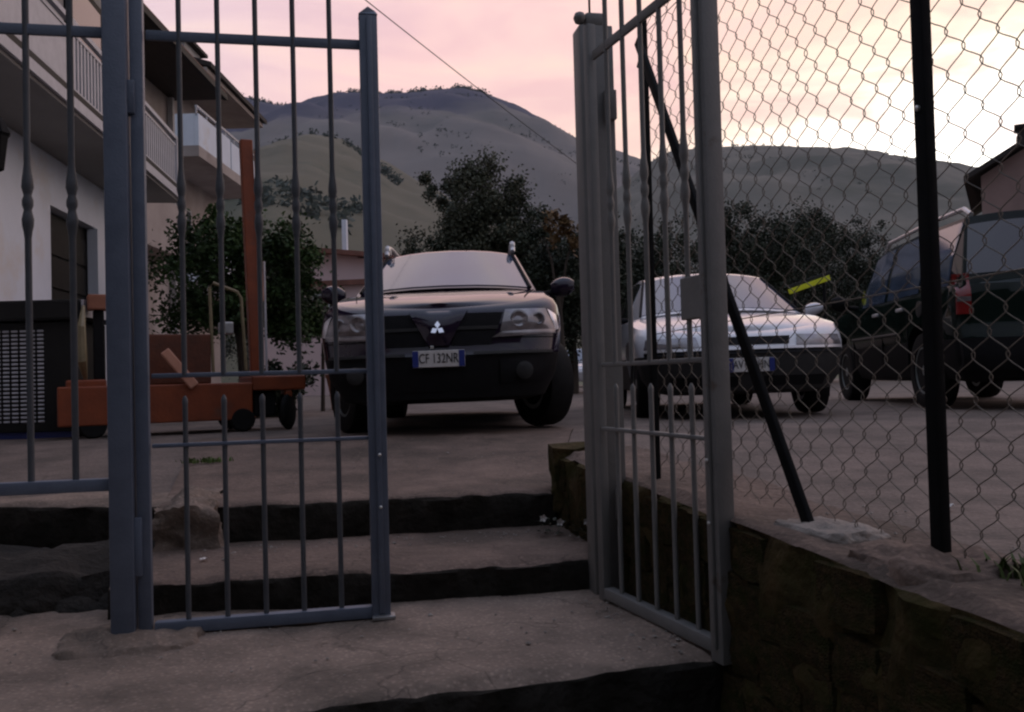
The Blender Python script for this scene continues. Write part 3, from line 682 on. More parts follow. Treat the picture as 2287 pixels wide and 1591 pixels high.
# ------------------------------------------------------------------ cars
PW = 2.35          # plan squareness of the nose
class Car:
    """local frame: y = 0 at the nose, +y to the tail, z = 0 on the ground"""
    def __init__(s, name, label, loc, rz, paint, layers, cowl, length, roll=0.):
        s.root = thing(name, label, 'car', loc, rz); s.root.rotation_euler = (0, roll, rz)
        s.layers = layers; s.cowl = cowl; s.len = length; s.paint = paint
    def half(s, l, nf=12, ns=22, nr=9):
        w, f, r, cf, cr = l['w'], l['f'], l['r'], l['cf'], l['cr']; o = []
        for i in range(nf):
            t = pi / 2 * i / nf; o.append((w * sin(t) ** (2 / PW), f + cf * (1 - cos(t) ** (2 / PW))))
        for i in range(ns + 1):
            u = i / ns; o.append((w * (1 + .012 * sin(pi * u)), f + cf + (r - cr - f - cf) * u))
        for i in range(1, nr + 1):
            t = pi / 2 * (1 - i / nr); o.append((w * sin(t) ** (2 / 3.2), r - cr * (1 - cos(t) ** (2 / 3.2))))
        return o
    def z(s, l, y):
        a, b, c = l['z']
        if y < s.cowl: t = max(0, (y - l['f']) / (s.cowl - l['f'])); return a + (b - a) * (1 - (1 - t) ** 1.5)
        return b + (c - b) * min(1, (y - s.cowl) / (s.len - s.cowl))
    def body(s, arches, crown=.035, m2=None):
        b = MB(); rings = []
        for l in s.layers:
            h = s.half(l); ring = [(x, y, s.z(l, y)) for x, y in h] + [(-x, y, s.z(l, y)) for x, y in reversed(h[1:-1])]
            o = len(b.v); b.v += ring; rings.append(range(o, o + len(ring)))
        n = len(rings[0])
        for a, c in zip(rings, rings[1:]):
            for k in range(n):
                k2 = (k + 1) % n; b.f.append((a[k], a[k2], c[k2], c[k]))
        b.f.append(tuple(reversed(rings[0])))
        hn = n // 2 + 1; top = rings[-1]; prev = None        # crowned lid, row by row across the car
        for k in range(hn):
            p = Vector(b.v[top[k]]); row = [top[k]]
            if 0 < k < hn - 1:
                for j in range(1, 6):
                    x = p.x * (1 - j / 3); o = len(b.v)
                    b.v.append((x, p.y, p.z + crown * (1 - (x / p.x) ** 2))); row.append(o)
                row.append(top[n - k])
            if prev:
                if len(prev) == 1:
                    for j in range(len(row) - 1): b.f.append((prev[0], row[j + 1], row[j]))
                elif len(row) == 1:
                    for j in range(len(prev) - 1): b.f.append((prev[j], prev[j + 1], row[0]))
                else:
                    for j in range(len(row) - 1): b.f.append((prev[j], prev[j + 1], row[j + 1], row[j]))
            prev = row
        o = b.build('body', s.paint, s.root, smooth=32)
        if m2: 
            o.data.materials.append(m2)
            for p in o.data.polygons:
                if p.center.z < s.layers[0]['low']: p.material_index = 1
        cut = MB()
        for y, r in arches:
            for sx in (-1, 1):
                cut.lathe([(r, -.16), (r, .36)], 28, Matrix.Translation((sx * .62, y, r * .86)) @ Matrix.Rotation(sx * pi / 2, 4, 'Y'))
        co = cut.build('cutter', M_BLACKP, s.root, smooth=0)
        md = o.modifiers.new('b', 'BOOLEAN'); md.operation = 'DIFFERENCE'; md.object = co; md.solver = 'EXACT'
        bpy.context.view_layer.update()
        me = bpy.data.meshes.new_from_object(o.evaluated_get(bpy.context.evaluated_depsgraph_get())); o.modifiers.clear()
        if len(me.polygons) > 50: o.data = me; me.name = 'body'
        bpy.data.objects.remove(co); s.bodyobj = o
        return o
    def fy(s, x, z, rear=False):
        """depth of the nose (or tail) surface at a given x, z"""
        y = s._fy(x, z, rear)
        if rear: return y
        for _ in range(4):
            k = min(range(len(s.layers)), key=lambda i: abs(s.z(s.layers[i], y) - z))
            y = s._fy(x, z - (s.z(s.layers[k], y) - s.layers[k]['z'][0]))
        return y
    def _fy(s, x, z, rear=False):
        Ls = s.layers; x = abs(x); zz = [l['z'][2 if rear else 0] for l in Ls]
        k = 0
        while k < len(Ls) - 2 and z > zz[k + 1]: k += 1
        t = min(1, max(0, (z - zz[k]) / max(1e-6, zz[k + 1] - zz[k])))
        g = lambda key: Ls[k][key] + (Ls[k + 1][key] - Ls[k][key]) * t
        w = g('w'); p = 3.2 if rear else PW
        q = min(.999, x / w) ** (p / 2); c = math.sqrt(max(0, 1 - q * q)) ** (2 / p)
        return g('r') - g('cr') * (1 - c) if rear else g('f') + g('cf') * (1 - c)
    def patch(s, name, quad, m, off, depth=.02, nu=10, nv=5, parent=None, rear=False, bulge=0.):
        """panel that follows the nose: quad = TL, TR, BR, BL in (x, z)"""
        sg = -1 if not rear else 1; A, B, C_, D = (Vector(q) for q in quad); P, Q = [], []
        for i in range(nv + 1):
            v = i / nv; a, b_ = A.lerp(D, v), B.lerp(C_, v); r1, r2 = [], []
            for j in range(nu + 1):
                u = j / nu; p = a.lerp(b_, u); y = s.fy(p.x, p.y, rear)
                k = off + bulge * sin(pi * u) * sin(pi * v)
                r1.append((p.x, y + sg * k, p.y)); r2.append((p.x, y - sg * (depth - off if depth > off else .01), p.y))
            P.append(r1); Q.append(r2)
        return MB().shell(P, Q).build(name, m, parent or s.root, smooth=40)
    def cabin(s, rings):
        """rings: dict y, zb, wb (belt), zr, wr (roof edge), cr (crown), bow (forward bow at the centre)"""
        s.rings = []
        for r in rings:
            h = [(r['wb'], r['zb'], 0), (r['wb'] + (r['wr'] - r['wb']) * .5 + r.get('bul', .02), r['zb'] + (r['zr'] - r['zb']) * .5, 0), (r['wr'], r['zr'], 0)]
            for k in (.93, .8, .6, .35, 0):
                h.append((r['wr'] * k, r['zr'] + r['cr'] * (1 - k ** 2.4), -r.get('bow', 0) * (1 - k * k)))
            pts = [Vector((x, r['y'] + dy, z)) for x, z, dy in h]
            s.rings.append([Vector((-p.x, p.y, p.z)) for p in pts[:-1]] + list(reversed(pts)))
        b = MB(); b.grid(s.rings); n = len(s.rings[0])
        b.f.append(tuple(reversed(range(n)))); o = (len(s.rings) - 1) * n; b.f.append(tuple(o + k for k in range(n)))
        return b.build('cabin', s.paint, s.root, smooth=28)
    def S(s, a, t):
        """cabin surface: a = ring parameter, t = index along the section"""
        i = min(int(a), len(s.rings) - 2); u = a - i; j = min(int(t), len(s.rings[0]) - 2); v = t - j
        g = s.rings
        return (g[i][j].lerp(g[i][j + 1], v)).lerp(g[i + 1][j].lerp(g[i + 1][j + 1], v), u)
    def pane(s, name, a0, a1, t0, t1, m, off=.006, nu=12, nv=8, a0b=None, a1b=None):
        """glass laid in the cabin surface; a0b/a1b slant the ends between t0 and t1"""
        P, Q = [], []; c = s.S((a0 + a1) / 2, (len(s.rings[0]) - 1) / 2) - Vector((0, 0, .4))
        for i in range(nu + 1):
            r1, r2 = [], []
            for j in range(nv + 1):
                v = j / nv; aa = a0 + ((a0b if a0b is not None else a0) - a0) * v; bb = a1 + ((a1b if a1b is not None else a1) - a1) * v
                a = aa + (bb - aa) * i / nu; t = t0 + (t1 - t0) * v; p = s.S(a, t)
                e = .03; du = s.S(min(a + e, len(s.rings) - 1.001), t) - s.S(max(a - e, 0), t); dv = s.S(a, min(t + e, len(s.rings[0]) - 1.001)) - s.S(a, max(t - e, 0))
                n = du.cross(dv); n = n.normalized() if n.length > 1e-9 else Vector((0, 0, 1))
                if n.dot(p - c) < 0: n = -n
                r1.append(p + n * off); r2.append(p - n * .012)
            P.append(r1); Q.append(r2)
        return MB().shell(P, Q).build(name, m, s.root, smooth=60)
    def wheels(s, ya, yb, track, r, w, steer, spokes=5, rim=M_ALLOY):
        rr = r * .62
        ty = MB().lathe([(rr, -w * .40), (rr * 1.04, -w * .48), (r * .86, -w * .52), (r * .965, -w * .46), (r, -w * .30), (r, 0), (r, w * .30), (r * .965, w * .46), (r * .86, w * .52), (rr * 1.04, w * .48), (rr, w * .40)], 36).mesh('tyre', M_RUB, 50)
        rm = MB().lathe([(.01, -w * .30), (rr * .98, -w * .42), (rr * 1.0, w * .44), (rr * .93, w * .44), (rr * .9, w * .18), (.01, w * .12)], 32)
        for k in range(spokes):
            a = 2 * pi * k / spokes; c = rr * .5
            rm.box((c * cos(a), c * sin(a), w * .27), (rr * .9, rr * .26, w * .2), a)
        rm.lathe([(rr * .24, w * .1), (rr * .24, w * .40), (rr * .1, w * .42)], 16)
        rm = rm.mesh('rim', rim, 40)
        for y, st in ((ya, steer), (yb, 0)):
            for sx in (-1, 1):
                t = child('tyre', ty, s.root, (sx * track / 2, y, r), (0, sx * pi / 2, 0))
                t.rotation_euler = (Matrix.Rotation(st, 4, 'Z') @ Matrix.Rotation(sx * pi / 2, 4, 'Y')).to_euler()
                child('rim', rm, t)
    def mirror(s, sx, x, y, z, w=.20, h=.15, m=None):
        b = MB(); P = []
        for i in range(9):
            t = i / 8; k = sin(pi * (.08 + .84 * t)) ** .5; row = []
            for j in range(13):
                a = 2 * pi * j / 12; row.append((sx * (x + w * t), y + .06 * k * cos(a) + .05 * t * 0, z + h / 2 * k * sin(a) + .02 * t))
            P.append(row)
        b.grid(P); b.f.append(tuple(range(12))); b.f.append(tuple(8 * 13 + k for k in reversed(range(12))))
        o = b.build('door_mirror', m or s.paint, s.root, smooth=60)
        MB().tube([(sx * (x - .10), y + .01, z - .05), (sx * (x + .04), y, z - .03)], [.03, .022], 8).build('mirror_arm', M_BLACKP, o)
    def plate(s, txt, x, z, y, w=.36, h=.11, rear=False, bands=True):
        sg = 1 if rear else -1
        p = MB().bbox((x, y, z), (w, .012, h), .004).build('number_plate', M_PLATE, s.root, smooth=0)
        if bands:
            for sx in (-1, 1): MB().box((x + sx * (w / 2 - .021), y + sg * .0075, z), (.040, .004, h * .96)).build('blue_band', M_PBLUE, p, smooth=0)
        if txt:
            me = text_mesh(txt, h * .82, .001, M_INK, 'lettering')
            child('lettering', me, p, (x, y + sg * .0085, z), (pi / 2, 0, pi if rear else 0), (.70, 1, 1))

def lay(z, w, f, r, cf, cr): return dict(z=z if isinstance(z, tuple) else (z, z, z), w=w, f=f, r=r, cf=cf, cr=cr, low=0)

# --- dark off-roader facing the gate
suv = Car('off_roader', 'dark navy off-roader facing the gate with pink sky on bonnet and steered front wheels', (-.475, 5.90, FZ), R(.8), M_NAVY,
          [lay(.22, .60, .13, 4.35, .34, .2), lay(.25, .74, .05, 4.42, .36, .2), lay(.40, .825, .01, 4.5, .38, .22), lay((.535, .55, .55), .855, .0, 4.53, .38, .22),
           lay((.565, .60, .60), .865, .018, 4.52, .38, .22), lay((.66, .72, .72), .878, .026, 4.5, .38, .22), lay((.74, .84, .86), .878, .036, 4.48, .38, .22),
           lay((.81, .95, .96), .862, .055, 4.46, .40, .22), lay((.848, 1.01, 1.0), .832, .092, 4.45, .40, .22), lay((.866, 1.05, 1.02), .78, .145, 4.44, .38, .22)],
          1.15, 4.53, R(-.7))
suv.layers[0]['low'] = .545
suv.body([(.93, .40), (3.55, .40)], .03, M_BLACKP)
suv.cabin([dict(y=1.05, zb=1.03, wb=.75, zr=1.045, wr=.735, cr=.03, bow=.14, bul=0), dict(y=1.98, zb=1.0, wb=.80, zr=1.455, wr=.60, cr=.045, bow=.10),
           dict(y=2.25, zb=1.0, wb=.81, zr=1.49, wr=.605, cr=.05, bow=0), dict(y=3.2, zb=1.0, wb=.81, zr=1.50, wr=.60, cr=.05),
           dict(y=4.0, zb=1.0, wb=.79, zr=1.47, wr=.575, cr=.045), dict(y=4.36, zb=.99, wb=.74, zr=1.03, wr=.70, cr=.02, bul=0)])
NT = 14   # section runs 0..14, roof edges at 2 and 12
suv.pane('windscreen', .05, .95, 2.9, 11.1, M_GLASS, .006)
suv.pane('rear_window', 4.15, 4.85, 2.4, 11.6, M_GLASSD)
for t0, t1 in ((.12, 1.88), (13.88, 12.12)):
    suv.pane('side_window', .62, 2.45, t0, t1, M_GLASSD, .006, a0b=1.02)
    suv.pane('side_window', 2.55, 3.55, t0, t1, M_GLASSD, .006)
    suv.pane('quarter_window', 3.63, 4.15, t0, t1, M_GLASSD, .006, a1b=4.0)
for sx in (-1, 1):                # black seals beside the windscreen
    P = [suv.S(.03 + .93 * i / 10, 2.8 if sx < 0 else 11.2) + Vector((0, -.006, .012)) for i in range(11)]
    MB().tube(P, .014, 6).build('screen_seal', M_BLACKP, suv.root)
    MB().tube([(sx * .575, 1.90, 1.475), (sx * .575, 1.98, 1.555), (sx * .57, 2.2, 1.575), (sx * .565, 3.2, 1.585), (sx * .55, 3.85, 1.56), (sx * .54, 3.95, 1.50)], [.022, .026, .022, .022, .022, .018], 8).build('roof_rail', M_RAIL, suv.root)
    MB().bbox((sx * .573, 2.0, 1.525), (.05, .16, .06), .015).build('rail_foot', M_RAIL, suv.root)
    suv.mirror(sx, .88, 1.42, 1.09, .20, .16, M_NAVY)
    suv.patch('headlight', ((sx * .47, .835), (sx * .76, .84), (sx * .825, .70), (sx * .43, .685)), M_LAMP, .012, .03, 12, 6, bulge=.025)
    for hx, hr in ((.565, .062), (.705, .045)):
        MB().lathe([(hr, -.02), (hr, .012), (hr * .8, .016), (hr * .3, -.004)], 20, Matrix.Translation((sx * hx, suv.fy(hx, .765) - .028, .765)) @ Matrix.Rotation(pi / 2, 4, 'X')).build('reflector', M_LAMP, suv.root)
    suv.patch('headlight_trim', ((sx * .44, .683), (sx * .825, .698), (sx * .835, .665), (sx * .37, .645)), M_LAMP, .018, .03, 12, 3, bulge=.006)
    suv.patch('corner_lamp', ((sx * .775, .835), (sx * .835, .80), (sx * .855, .70), (sx * .83, .69)), M_CHROME, .012, .03, 6, 5, bulge=.01)
    suv.patch('grille_slot', ((sx * .15, .815), (sx * .455, .815), (sx * .42, .725), (sx * .125, .725)), M_BLACKP, .006, .02, 10, 3)
    suv.patch('grille_bar', ((sx * .125, .725), (sx * .42, .725), (sx * .41, .703), (sx * .118, .703)), M_GREYP, .016, .03, 10, 2)
    suv.patch('grille_slot', ((sx * .115, .70), (sx * .405, .70), (sx * .36, .60), (sx * .09, .60)), M_BLACKP, .006, .02, 10, 3)
    suv.patch('bumper_lip', ((sx * .24, .556), (sx * .80, .556), (sx * .80, .536), (sx * .24, .534)), M_GREYP, .018, .04, 12, 2, bulge=.004)
    fl = suv.patch('fog_lamp_panel', ((sx * .42, .50), (sx * .74, .50), (sx * .72, .34), (sx * .42, .34)), M_BLACKP, .012, .03, 8, 5, bulge=.012)
    MB().lathe([(.06, 0), (.06, .03), (.05, .036), (.01, .04)], 18, Matrix.Translation((sx * .59, suv.fy(.59, .42) - .015, .42)) @ Matrix.Rotation(pi / 2, 4, 'X')).build('fog_lamp', M_GREYP, fl)
    MB().tube([(sx * .28, .93 + .09, 1.058), (sx * .05, .90 + .06, 1.075)], .010, 6).build('wiper', M_BLACKP, suv.root)
    suv.patch('rear_lamp', ((sx * .62, 1.0), (sx * .80, 1.0), (sx * .80, .75), (sx * .66, .75)), M_LAMPR, .01, .03, rear=True)
for sx in (-1, 1):
    tl_ = suv.layers[-1]
    MB().tube([(sx * (.62 + .10 * k / 6), .40 + k * .105, suv.z(tl_, .40 + k * .105) + .014 - .007 * k / 6) for k in range(7)], .0035, 5).build('bonnet_gap', M_BLACKP, suv.root)
    suv.patch('bumper_seam', ((sx * .44, .646), (sx * .84, .646), (sx * .84, .639), (sx * .44, .639)), M_BLACKP, .003, .01, 12, 1)
suv.patch('nose_panel', ((-.205, .835), (.205, .835), (.07, .60), (-.07, .60)), M_NAVY, .022, .04, 12, 8, bulge=.03)
suv.patch('lower_grille', ((-.36, .42), (.36, .42), (.33, .30), (-.33, .30)), M_BLACKP, .004, .02, 10, 3)
yb = suv.fy(0, .71) - .088
em = MB()
for a in (pi / 2, pi / 2 + 2 * pi / 3, pi / 2 - 2 * pi / 3):   # three-diamond badge
    c, sn = cos(a), sin(a); Ld = .052; hw = .0195
    q = [(0, 0), (Ld * .5, hw), (Ld, 0), (Ld * .5, -hw)]
    P = [(c * u - sn * v, yb + .65 * (sn * u + c * v), .712 + sn * u + c * v) for u, v in q]
    em.add(P + [(p[0], p[1] + .012, p[2]) for p in P], [(0, 1, 2, 3), (7, 6, 5, 4), (0, 4, 5, 1), (1, 5, 6, 2), (2, 6, 7, 3), (3, 7, 4, 0)])
em.build('badge', M_CHROME, suv.root, smooth=0)
suv.plate('CF 132NR', .0, .515, suv.fy(0, .515) - .030)
MB().bbox((-.045, suv.fy(0, .59) - .03, .592), (.022, .012, .020), .003).build('plate_clip', M_BOLT, suv.root, smooth=0)
suv.wheels(.93, 3.55, 1.49, .335, .215, R(28))
suv.root.scale = (.955, 1, 1)

# --- pale sedan
sed = Car('sedan', 'pale silver sedan parked behind the chain link fence', (1.87, 7.0, FZ), R(-1.0), M_SILV,
          [lay(.20, .58, .13, 4.25, .34, .2), lay(.23, .72, .06, 4.28, .36, .2), lay(.34, .80, .01, 4.34, .40, .22), lay(.52, .835, .0, 4.36, .42, .22),
           lay((.545, .55, .55), .845, .03, 4.35, .42, .22), lay((.60, .64, .66), .855, .06, 4.33, .42, .22), lay((.655, .76, .80), .85, .10, 4.30, .42, .22),
           lay((.69, .85, .90), .83, .16, 4.26, .42, .22), lay((.71, .885, .93), .77, .25, 4.22, .40, .22)], 1.15, 4.36, R(-.4))
sed.layers[0]['low'] = .53
sed.body([(.88, .36), (3.45, .36)], .04, M_GREYP)
sed.cabin([dict(y=1.05, zb=.87, wb=.74, zr=.885, wr=.72, cr=.04, bow=.12, bul=0), dict(y=1.85, zb=.86, wb=.785, zr=1.30, wr=.575, cr=.05, bow=.08),
           dict(y=2.1, zb=.86, wb=.79, zr=1.335, wr=.575, cr=.055), dict(y=2.8, zb=.87, wb=.79, zr=1.34, wr=.57, cr=.055), dict(y=3.2, zb=.88, wb=.78, zr=1.29, wr=.54, cr=.05),
           dict(y=3.75, zb=.90, wb=.73, zr=.94, wr=.68, cr=.02, bul=0)])
sed.pane('windscreen', .05, .95, 2.15, 11.85, M_GLASS)
sed.pane('rear_window', 4.1, 4.9, 2.4, 11.6, M_GLASSD)
for t0, t1 in ((.12, 1.88), (13.88, 12.12)):
    sed.pane('side_window', .62, 2.45, t0, t1, M_GLASSD, a0b=1.02); sed.pane('side_window', 2.55, 3.9, t0, t1, M_GLASSD, a1b=3.5)
for sx in (-1, 1):
    P = [sed.S(.02 + .96 * i / 10, 2.02 if sx < 0 else 11.98) + Vector((0, -.006, .010)) for i in range(11)]
    MB().tube(P, .012, 6).build('screen_seal', M_BLACKP, sed.root)
    sed.patch('headlight', ((sx * .40, .665), (sx * .78, .66), (sx * .80, .575), (sx * .38, .58)), M_LAMP, .008, .03, 10, 4, bulge=.012)
    sed.mirror(sx, .86, 1.40, .93, .17, .12, M_SILV)
    sed.patch('air_slot', ((sx * .10, .34), (sx * .62, .34), (sx * .60, .26), (sx * .10, .26)), M_BLACKP, .006, .02)
    MB().tube([(sx * .30, 1.02, .905), (sx * .04, .95, .935)], .010, 6).build('wiper', M_BLACKP, sed.root)
sed.patch('grille', ((-.34, .655), (.34, .655), (.32, .59), (-.32, .59)), M_BLACKP, .005, .02)
sed.patch('bumper_strip', ((-.80, .548), (.80, .548), (.80, .520), (-.80, .520)), M_BLACKP, .012, .03, 20, 2)
sed.patch('bumper_top_trim', ((-.79, .572), (.79, .572), (.80, .552), (-.80, .552)), M_RAIL, .030, .04, 20, 2)
sed.plate('AV 418HN', .0, .43, sed.fy(0, .43) - .014)
sed.wheels(.88, 3.45, 1.44, .30, .19, 0.)

# --- dark green estate seen from behind
grn = Car('green_off_roader', 'dark green off-roader with roof rails at the right edge, tail towards the gate', (4.95, 11.62, FZ), R(173.9), M_GREEN,
          [lay(.24, .62, .13, 4.35, .30, .12), lay(.27, .76, .05, 4.42, .32, .14), lay(.42, .83, .01, 4.50, .34, .16), lay(.60, .85, .0, 4.50, .34, .16),
           lay((.64, .66, .66), .86, .03, 4.47, .34, .16), lay((.74, .80, .80), .865, .06, 4.45, .34, .16), lay((.86, .96, .96), .86, .10, 4.44, .34, .16),
           lay((.93, 1.04, 1.05), .83, .16, 4.42, .36, .16), lay((.95, 1.06, 1.06), .77, .24, 4.41, .34, .14)], 1.15, 4.5)
grn.layers[0]['low'] = .60
grn.body([(.92, .41), (3.58, .41)], .03, M_BLACKP)
grn.cabin([dict(y=1.0, zb=1.03, wb=.75, zr=1.045, wr=.735, cr=.03, bow=.12, bul=0), dict(y=1.75, zb=1.02, wb=.81, zr=1.60, wr=.65, cr=.05, bow=.06),
           dict(y=2.1, zb=1.02, wb=.82, zr=1.64, wr=.655, cr=.055), dict(y=3.2, zb=1.02, wb=.82, zr=1.65, wr=.655, cr=.055),
           dict(y=4.15, zb=1.02, wb=.81, zr=1.63, wr=.645, cr=.05), dict(y=4.38, zb=1.02, wb=.80, zr=1.04, wr=.77, cr=.02, bul=0)])
grn.pane('windscreen', .05, .95, 2.15, 11.85, M_GLASS)
grn.pane('rear_window', 4.12, 4.85, 2.5, 11.5, M_GLASSD)
for t0, t1 in ((.12, 1.88), (13.88, 12.12)):
    grn.pane('side_window', .70, 2.30, t0, t1, M_GLASS, a0b=1.05); grn.pane('side_window', 2.40, 3.25, t0, t1, M_GLASS); grn.pane('quarter_window', 3.36, 4.05, t0, t1, M_GLASS)
for sx in (-1, 1):
    MB().tube([(sx * .60, 1.85, 1.64), (sx * .60, 2.0, 1.73), (sx * .60, 3.2, 1.745), (sx * .59, 4.0, 1.73), (sx * .58, 4.12, 1.66)], .022, 8).build('roof_rail', M_RAIL, grn.root)
    grn.mirror(sx, .89, 1.35, 1.12, .20, .18, M_BLACKP)
    tl = grn.patch('tail_lamp', ((sx * .715, 1.14), (sx * .815, 1.14), (sx * .83, .80), (sx * .725, .80)), M_LAMPR, .015, .05, 6, 8, rear=True)
    grn.patch('reverse_lamp', ((sx * .725, .945), (sx * .82, .945), (sx * .825, .905), (sx * .725, .905)), M_LAMP, .020, .03, 6, 3, rear=True, parent=tl)
    grn.patch('reflector', ((sx * .42, .55), (sx * .68, .55), (sx * .68, .50), (sx * .42, .50)), M_LAMPR, .012, .03, 6, 3, rear=True)
    grn.patch('headlight', ((sx * .45, .86), (sx * .78, .86), (sx * .80, .72), (sx * .45, .72)), M_LAMP, .01, .03)
    P = [(sx * .885, .7 + i * .36, .66) for i in range(9)]
    MB().tube([(sx * .883, 1.45, .70), (sx * .885, 2.3, .70), (sx * .883, 3.05, .70)], .020, 6).build('side_moulding', M_GREYP, grn.root)
    for y in (2.42, 3.2): MB().bbox((sx * .877, y - .1, .93), (.03, .17, .035), .01).build('door_handle', M_RAIL, grn.root)
    for y in (1.42, 2.5, 3.28): MB().box((sx * .868, y, .66), (.012, .010, .56)).build('door_gap', M_BLACKP, grn.root, smooth=0)
    MB().lathe([(.075, 0), (.075, .012), (.06, .016)], 18, Matrix.Translation((sx * .862, 3.62, .90)) @ Matrix.Rotation(sx * pi / 2, 4, 'Y')).build('fuel_flap', M_GREYP, grn.root)
grn.patch('rear_bumper', ((-.83, .60), (.83, .60), (.80, .34), (-.80, .34)), M_BLACKP, .05, .08, 20, 4, rear=True)
grn.plate('', -.35, .78, grn.fy(.35, .78, True) + .012, .40, .12, True, False)
MB().bbox((0, 4.48, .45), (.12, .2, .05), .01).build('tow_hitch', M_GREYP, grn.root)
grn.wheels(.92, 3.58, 1.48, .345, .22, 0.)

# --- small pale car far down the yard
far = Car('hatchback', 'small pale car glimpsed between the dark off-roader and the gate post', (2.55, 31.5, FZ), R(0), M_SILV,
          [lay(.22, .6, .1, 3.6, .3, .2), lay(.34, .78, .02, 3.7, .36, .2), lay(.55, .81, .0, 3.72, .36, .2), lay((.66, .78, .8), .82, .06, 3.7, .36, .2), lay((.72, .88, .9), .76, .2, 3.66, .36, .2)], 1., 3.72)
far.body([(.75, .33), (3.05, .33)], .03, M_BLACKP)
far.cabin([dict(y=.85, zb=.87, wb=.72, zr=.885, wr=.7, cr=.03, bow=.1, bul=0), dict(y=1.6, zb=.87, wb=.76, zr=1.36, wr=.58, cr=.05, bow=.05), dict(y=3.1, zb=.88, wb=.76, zr=1.36, wr=.57, cr=.05), dict(y=3.6, zb=.9, wb=.72, zr=.93, wr=.66, cr=.02, bul=0)])
far.pane('windscreen', .05, .94, 2.2, 11.8, M_GLASS)
for t0, t1 in ((.12, 1.88), (13.88, 12.12)): far.pane('side_window', .7, 1.9, t0, t1, M_GLASSD, a0b=1.05)
for sx in (-1, 1): far.patch('headlight', ((sx * .40, .68), (sx * .74, .66), (sx * .74, .56), (sx * .42, .58)), M_LAMP, .008, .03)
far.wheels(.75, 3.05, 1.4, .28, .17, 0.)

# ------------------------------------------------------------------ orange lifting trolley
tr = thing('lifting_trolley', 'worn orange lifting trolley with tall mast left of the dark off-roader', 'trolley', (-3.30, 6.75, FZ), R(27))
# local x runs along the chassis towards the mast
def tp(name, m, *boxes, parent=tr, bev=.012): return part(name, m, parent, *boxes, bev=bev)
tp('chassis', M_ORANGE, span(-.12, 1.30, -.05, .05, .10, .40), span(-.12, 1.30, .50, .60, .10, .40), span(-.12, -.02, .05, .50, .12, .38), span(1.2, 1.30, .05, .5, .14, .40))
tp('deck', M_ORANGE, span(.3, 1.2, .05, .50, .36, .396))
tp('battery_box', M_ORDARK, span(.50, 1.0, .08, .5, .40, .80))
b = MB()
b.bbox((1.36, .20, 1.295), (.10, .09, 2.31), .01, ry=R(-1.5)); mast = b.build('mast', M_ORANGE, tr, smooth=0)
MB().bbox((1.418, .16, 1.72), (.016, .06, 1.28), .003, ry=R(-1.5)).build('mast_strip', M_ORPALE, mast, smooth=0)
MB().tube([(1.46, .16, .45), (1.455, .16, 1.42)], .010, 6).build('lift_rod', M_RAILW, mast)
tp('fork_carriage', M_ORANGE, span(1.302, 1.74, -.03, .56, .33, .45))
tp('fork_arm', M_BLACKP, span(1.32, 1.50, .02, .14, .12, .328)); tp('fork_arm', M_BLACKP, span(1.32, 1.50, .42, .54, .12, .328))
MB().bbox((.74, -.075, .52), (.36, .03, .075), .01, ry=R(52)).build('lever', M_ORPALE, tr, smooth=0)
MB().tube([(1.02, .1, .45), (1.0, .1, 1.18), (1.03, .1, 1.22), (1.22, .1, 1.15), (1.25, .1, 1.10), (1.28, .1, .50)], .013, 8).build('push_handle', M_BEIGE, tr)
tp('control_block', M_ZINC, span(1.07, 1.18, .06, .16, .80, .90))
tp('counterweight', M_ORANGE, span(-.06, .22, .0, .55, .38, .45))
tp('steering_column', M_BLACKP, span(.14, .22, .24, .32, .45, 1.00))
tp('tiller_head', M_TERRA, span(.10, .25, .18, .36, 1.00, 1.12))
MB().tube([(.08, .16, .45), (.05, .02, .6), (.05, .0, .85), (.07, .12, 1.02)], [.012, .04, .03, .012], 8).build('hose', M_BEIGE, tr)
wl = MB().lathe([(.02, -.035), (.085, -.035), (.10, -.02), (.10, .02), (.085, .035), (.02, .035)], 20).mesh('wheel', M_RUB, 40)
for x, y in ((.12, -.01), (.12, .56), (1.22, -.02), (1.22, .56)): child('wheel', wl, tr, (x, y, .10), (pi / 2, 0, 0))
cw = MB().lathe([(.02, -.03), (.13, -.03), (.15, -.015), (.15, .015), (.13, .03), (.02, .03)], 20).mesh('caster_wheel', M_RUB, 40)
for x, y in ((1.60, .02), (1.68, .46)): child('caster_wheel', cw, tr, (x, y, .15), (pi / 2, 0, R(60))); tp('caster_fork', M_ORANGE, span(x - .03, x + .03, y - .04, y + .04, .27, .328))

# ------------------------------------------------------------------ louvred cabinet against the white house
cb = thing('counter_cabinet', 'dark counter cabinet with rows of pale louvres at the left edge', 'cabinet', (-4.62, 7.05, FZ))
part('carcass', M_DKDOOR, cb, span(0, 1.14, .04, .62, .05, .92), bev=.006)
top_ = part('counter_top', M_DKDOOR, cb, span(-.04, 1.24, -.04, .72, .93, 1.09), bev=.02)
part('edge_trim', M_RAILW, top_, span(1.242, 1.262, -.02, .72, .95, 1.085))
lv = MB().bbox((0, 0, 0), (.048, .014, .015), .003).mesh('louvre', M_RAILW, 0)
for i in range(12):
    for j in range(23):
        child('louvre', lv, cb, (.135 + i * .0685, .036, .135 + j * .0325), (R(-25), 0, 0))
part('plinth', M_PBLUE, cb, span(.02, 1.10, .08, .6, -.02, .05))
part('side_stand', M_BLACKP, cb, span(1.06, 1.14, .1, .55, .0, .05))

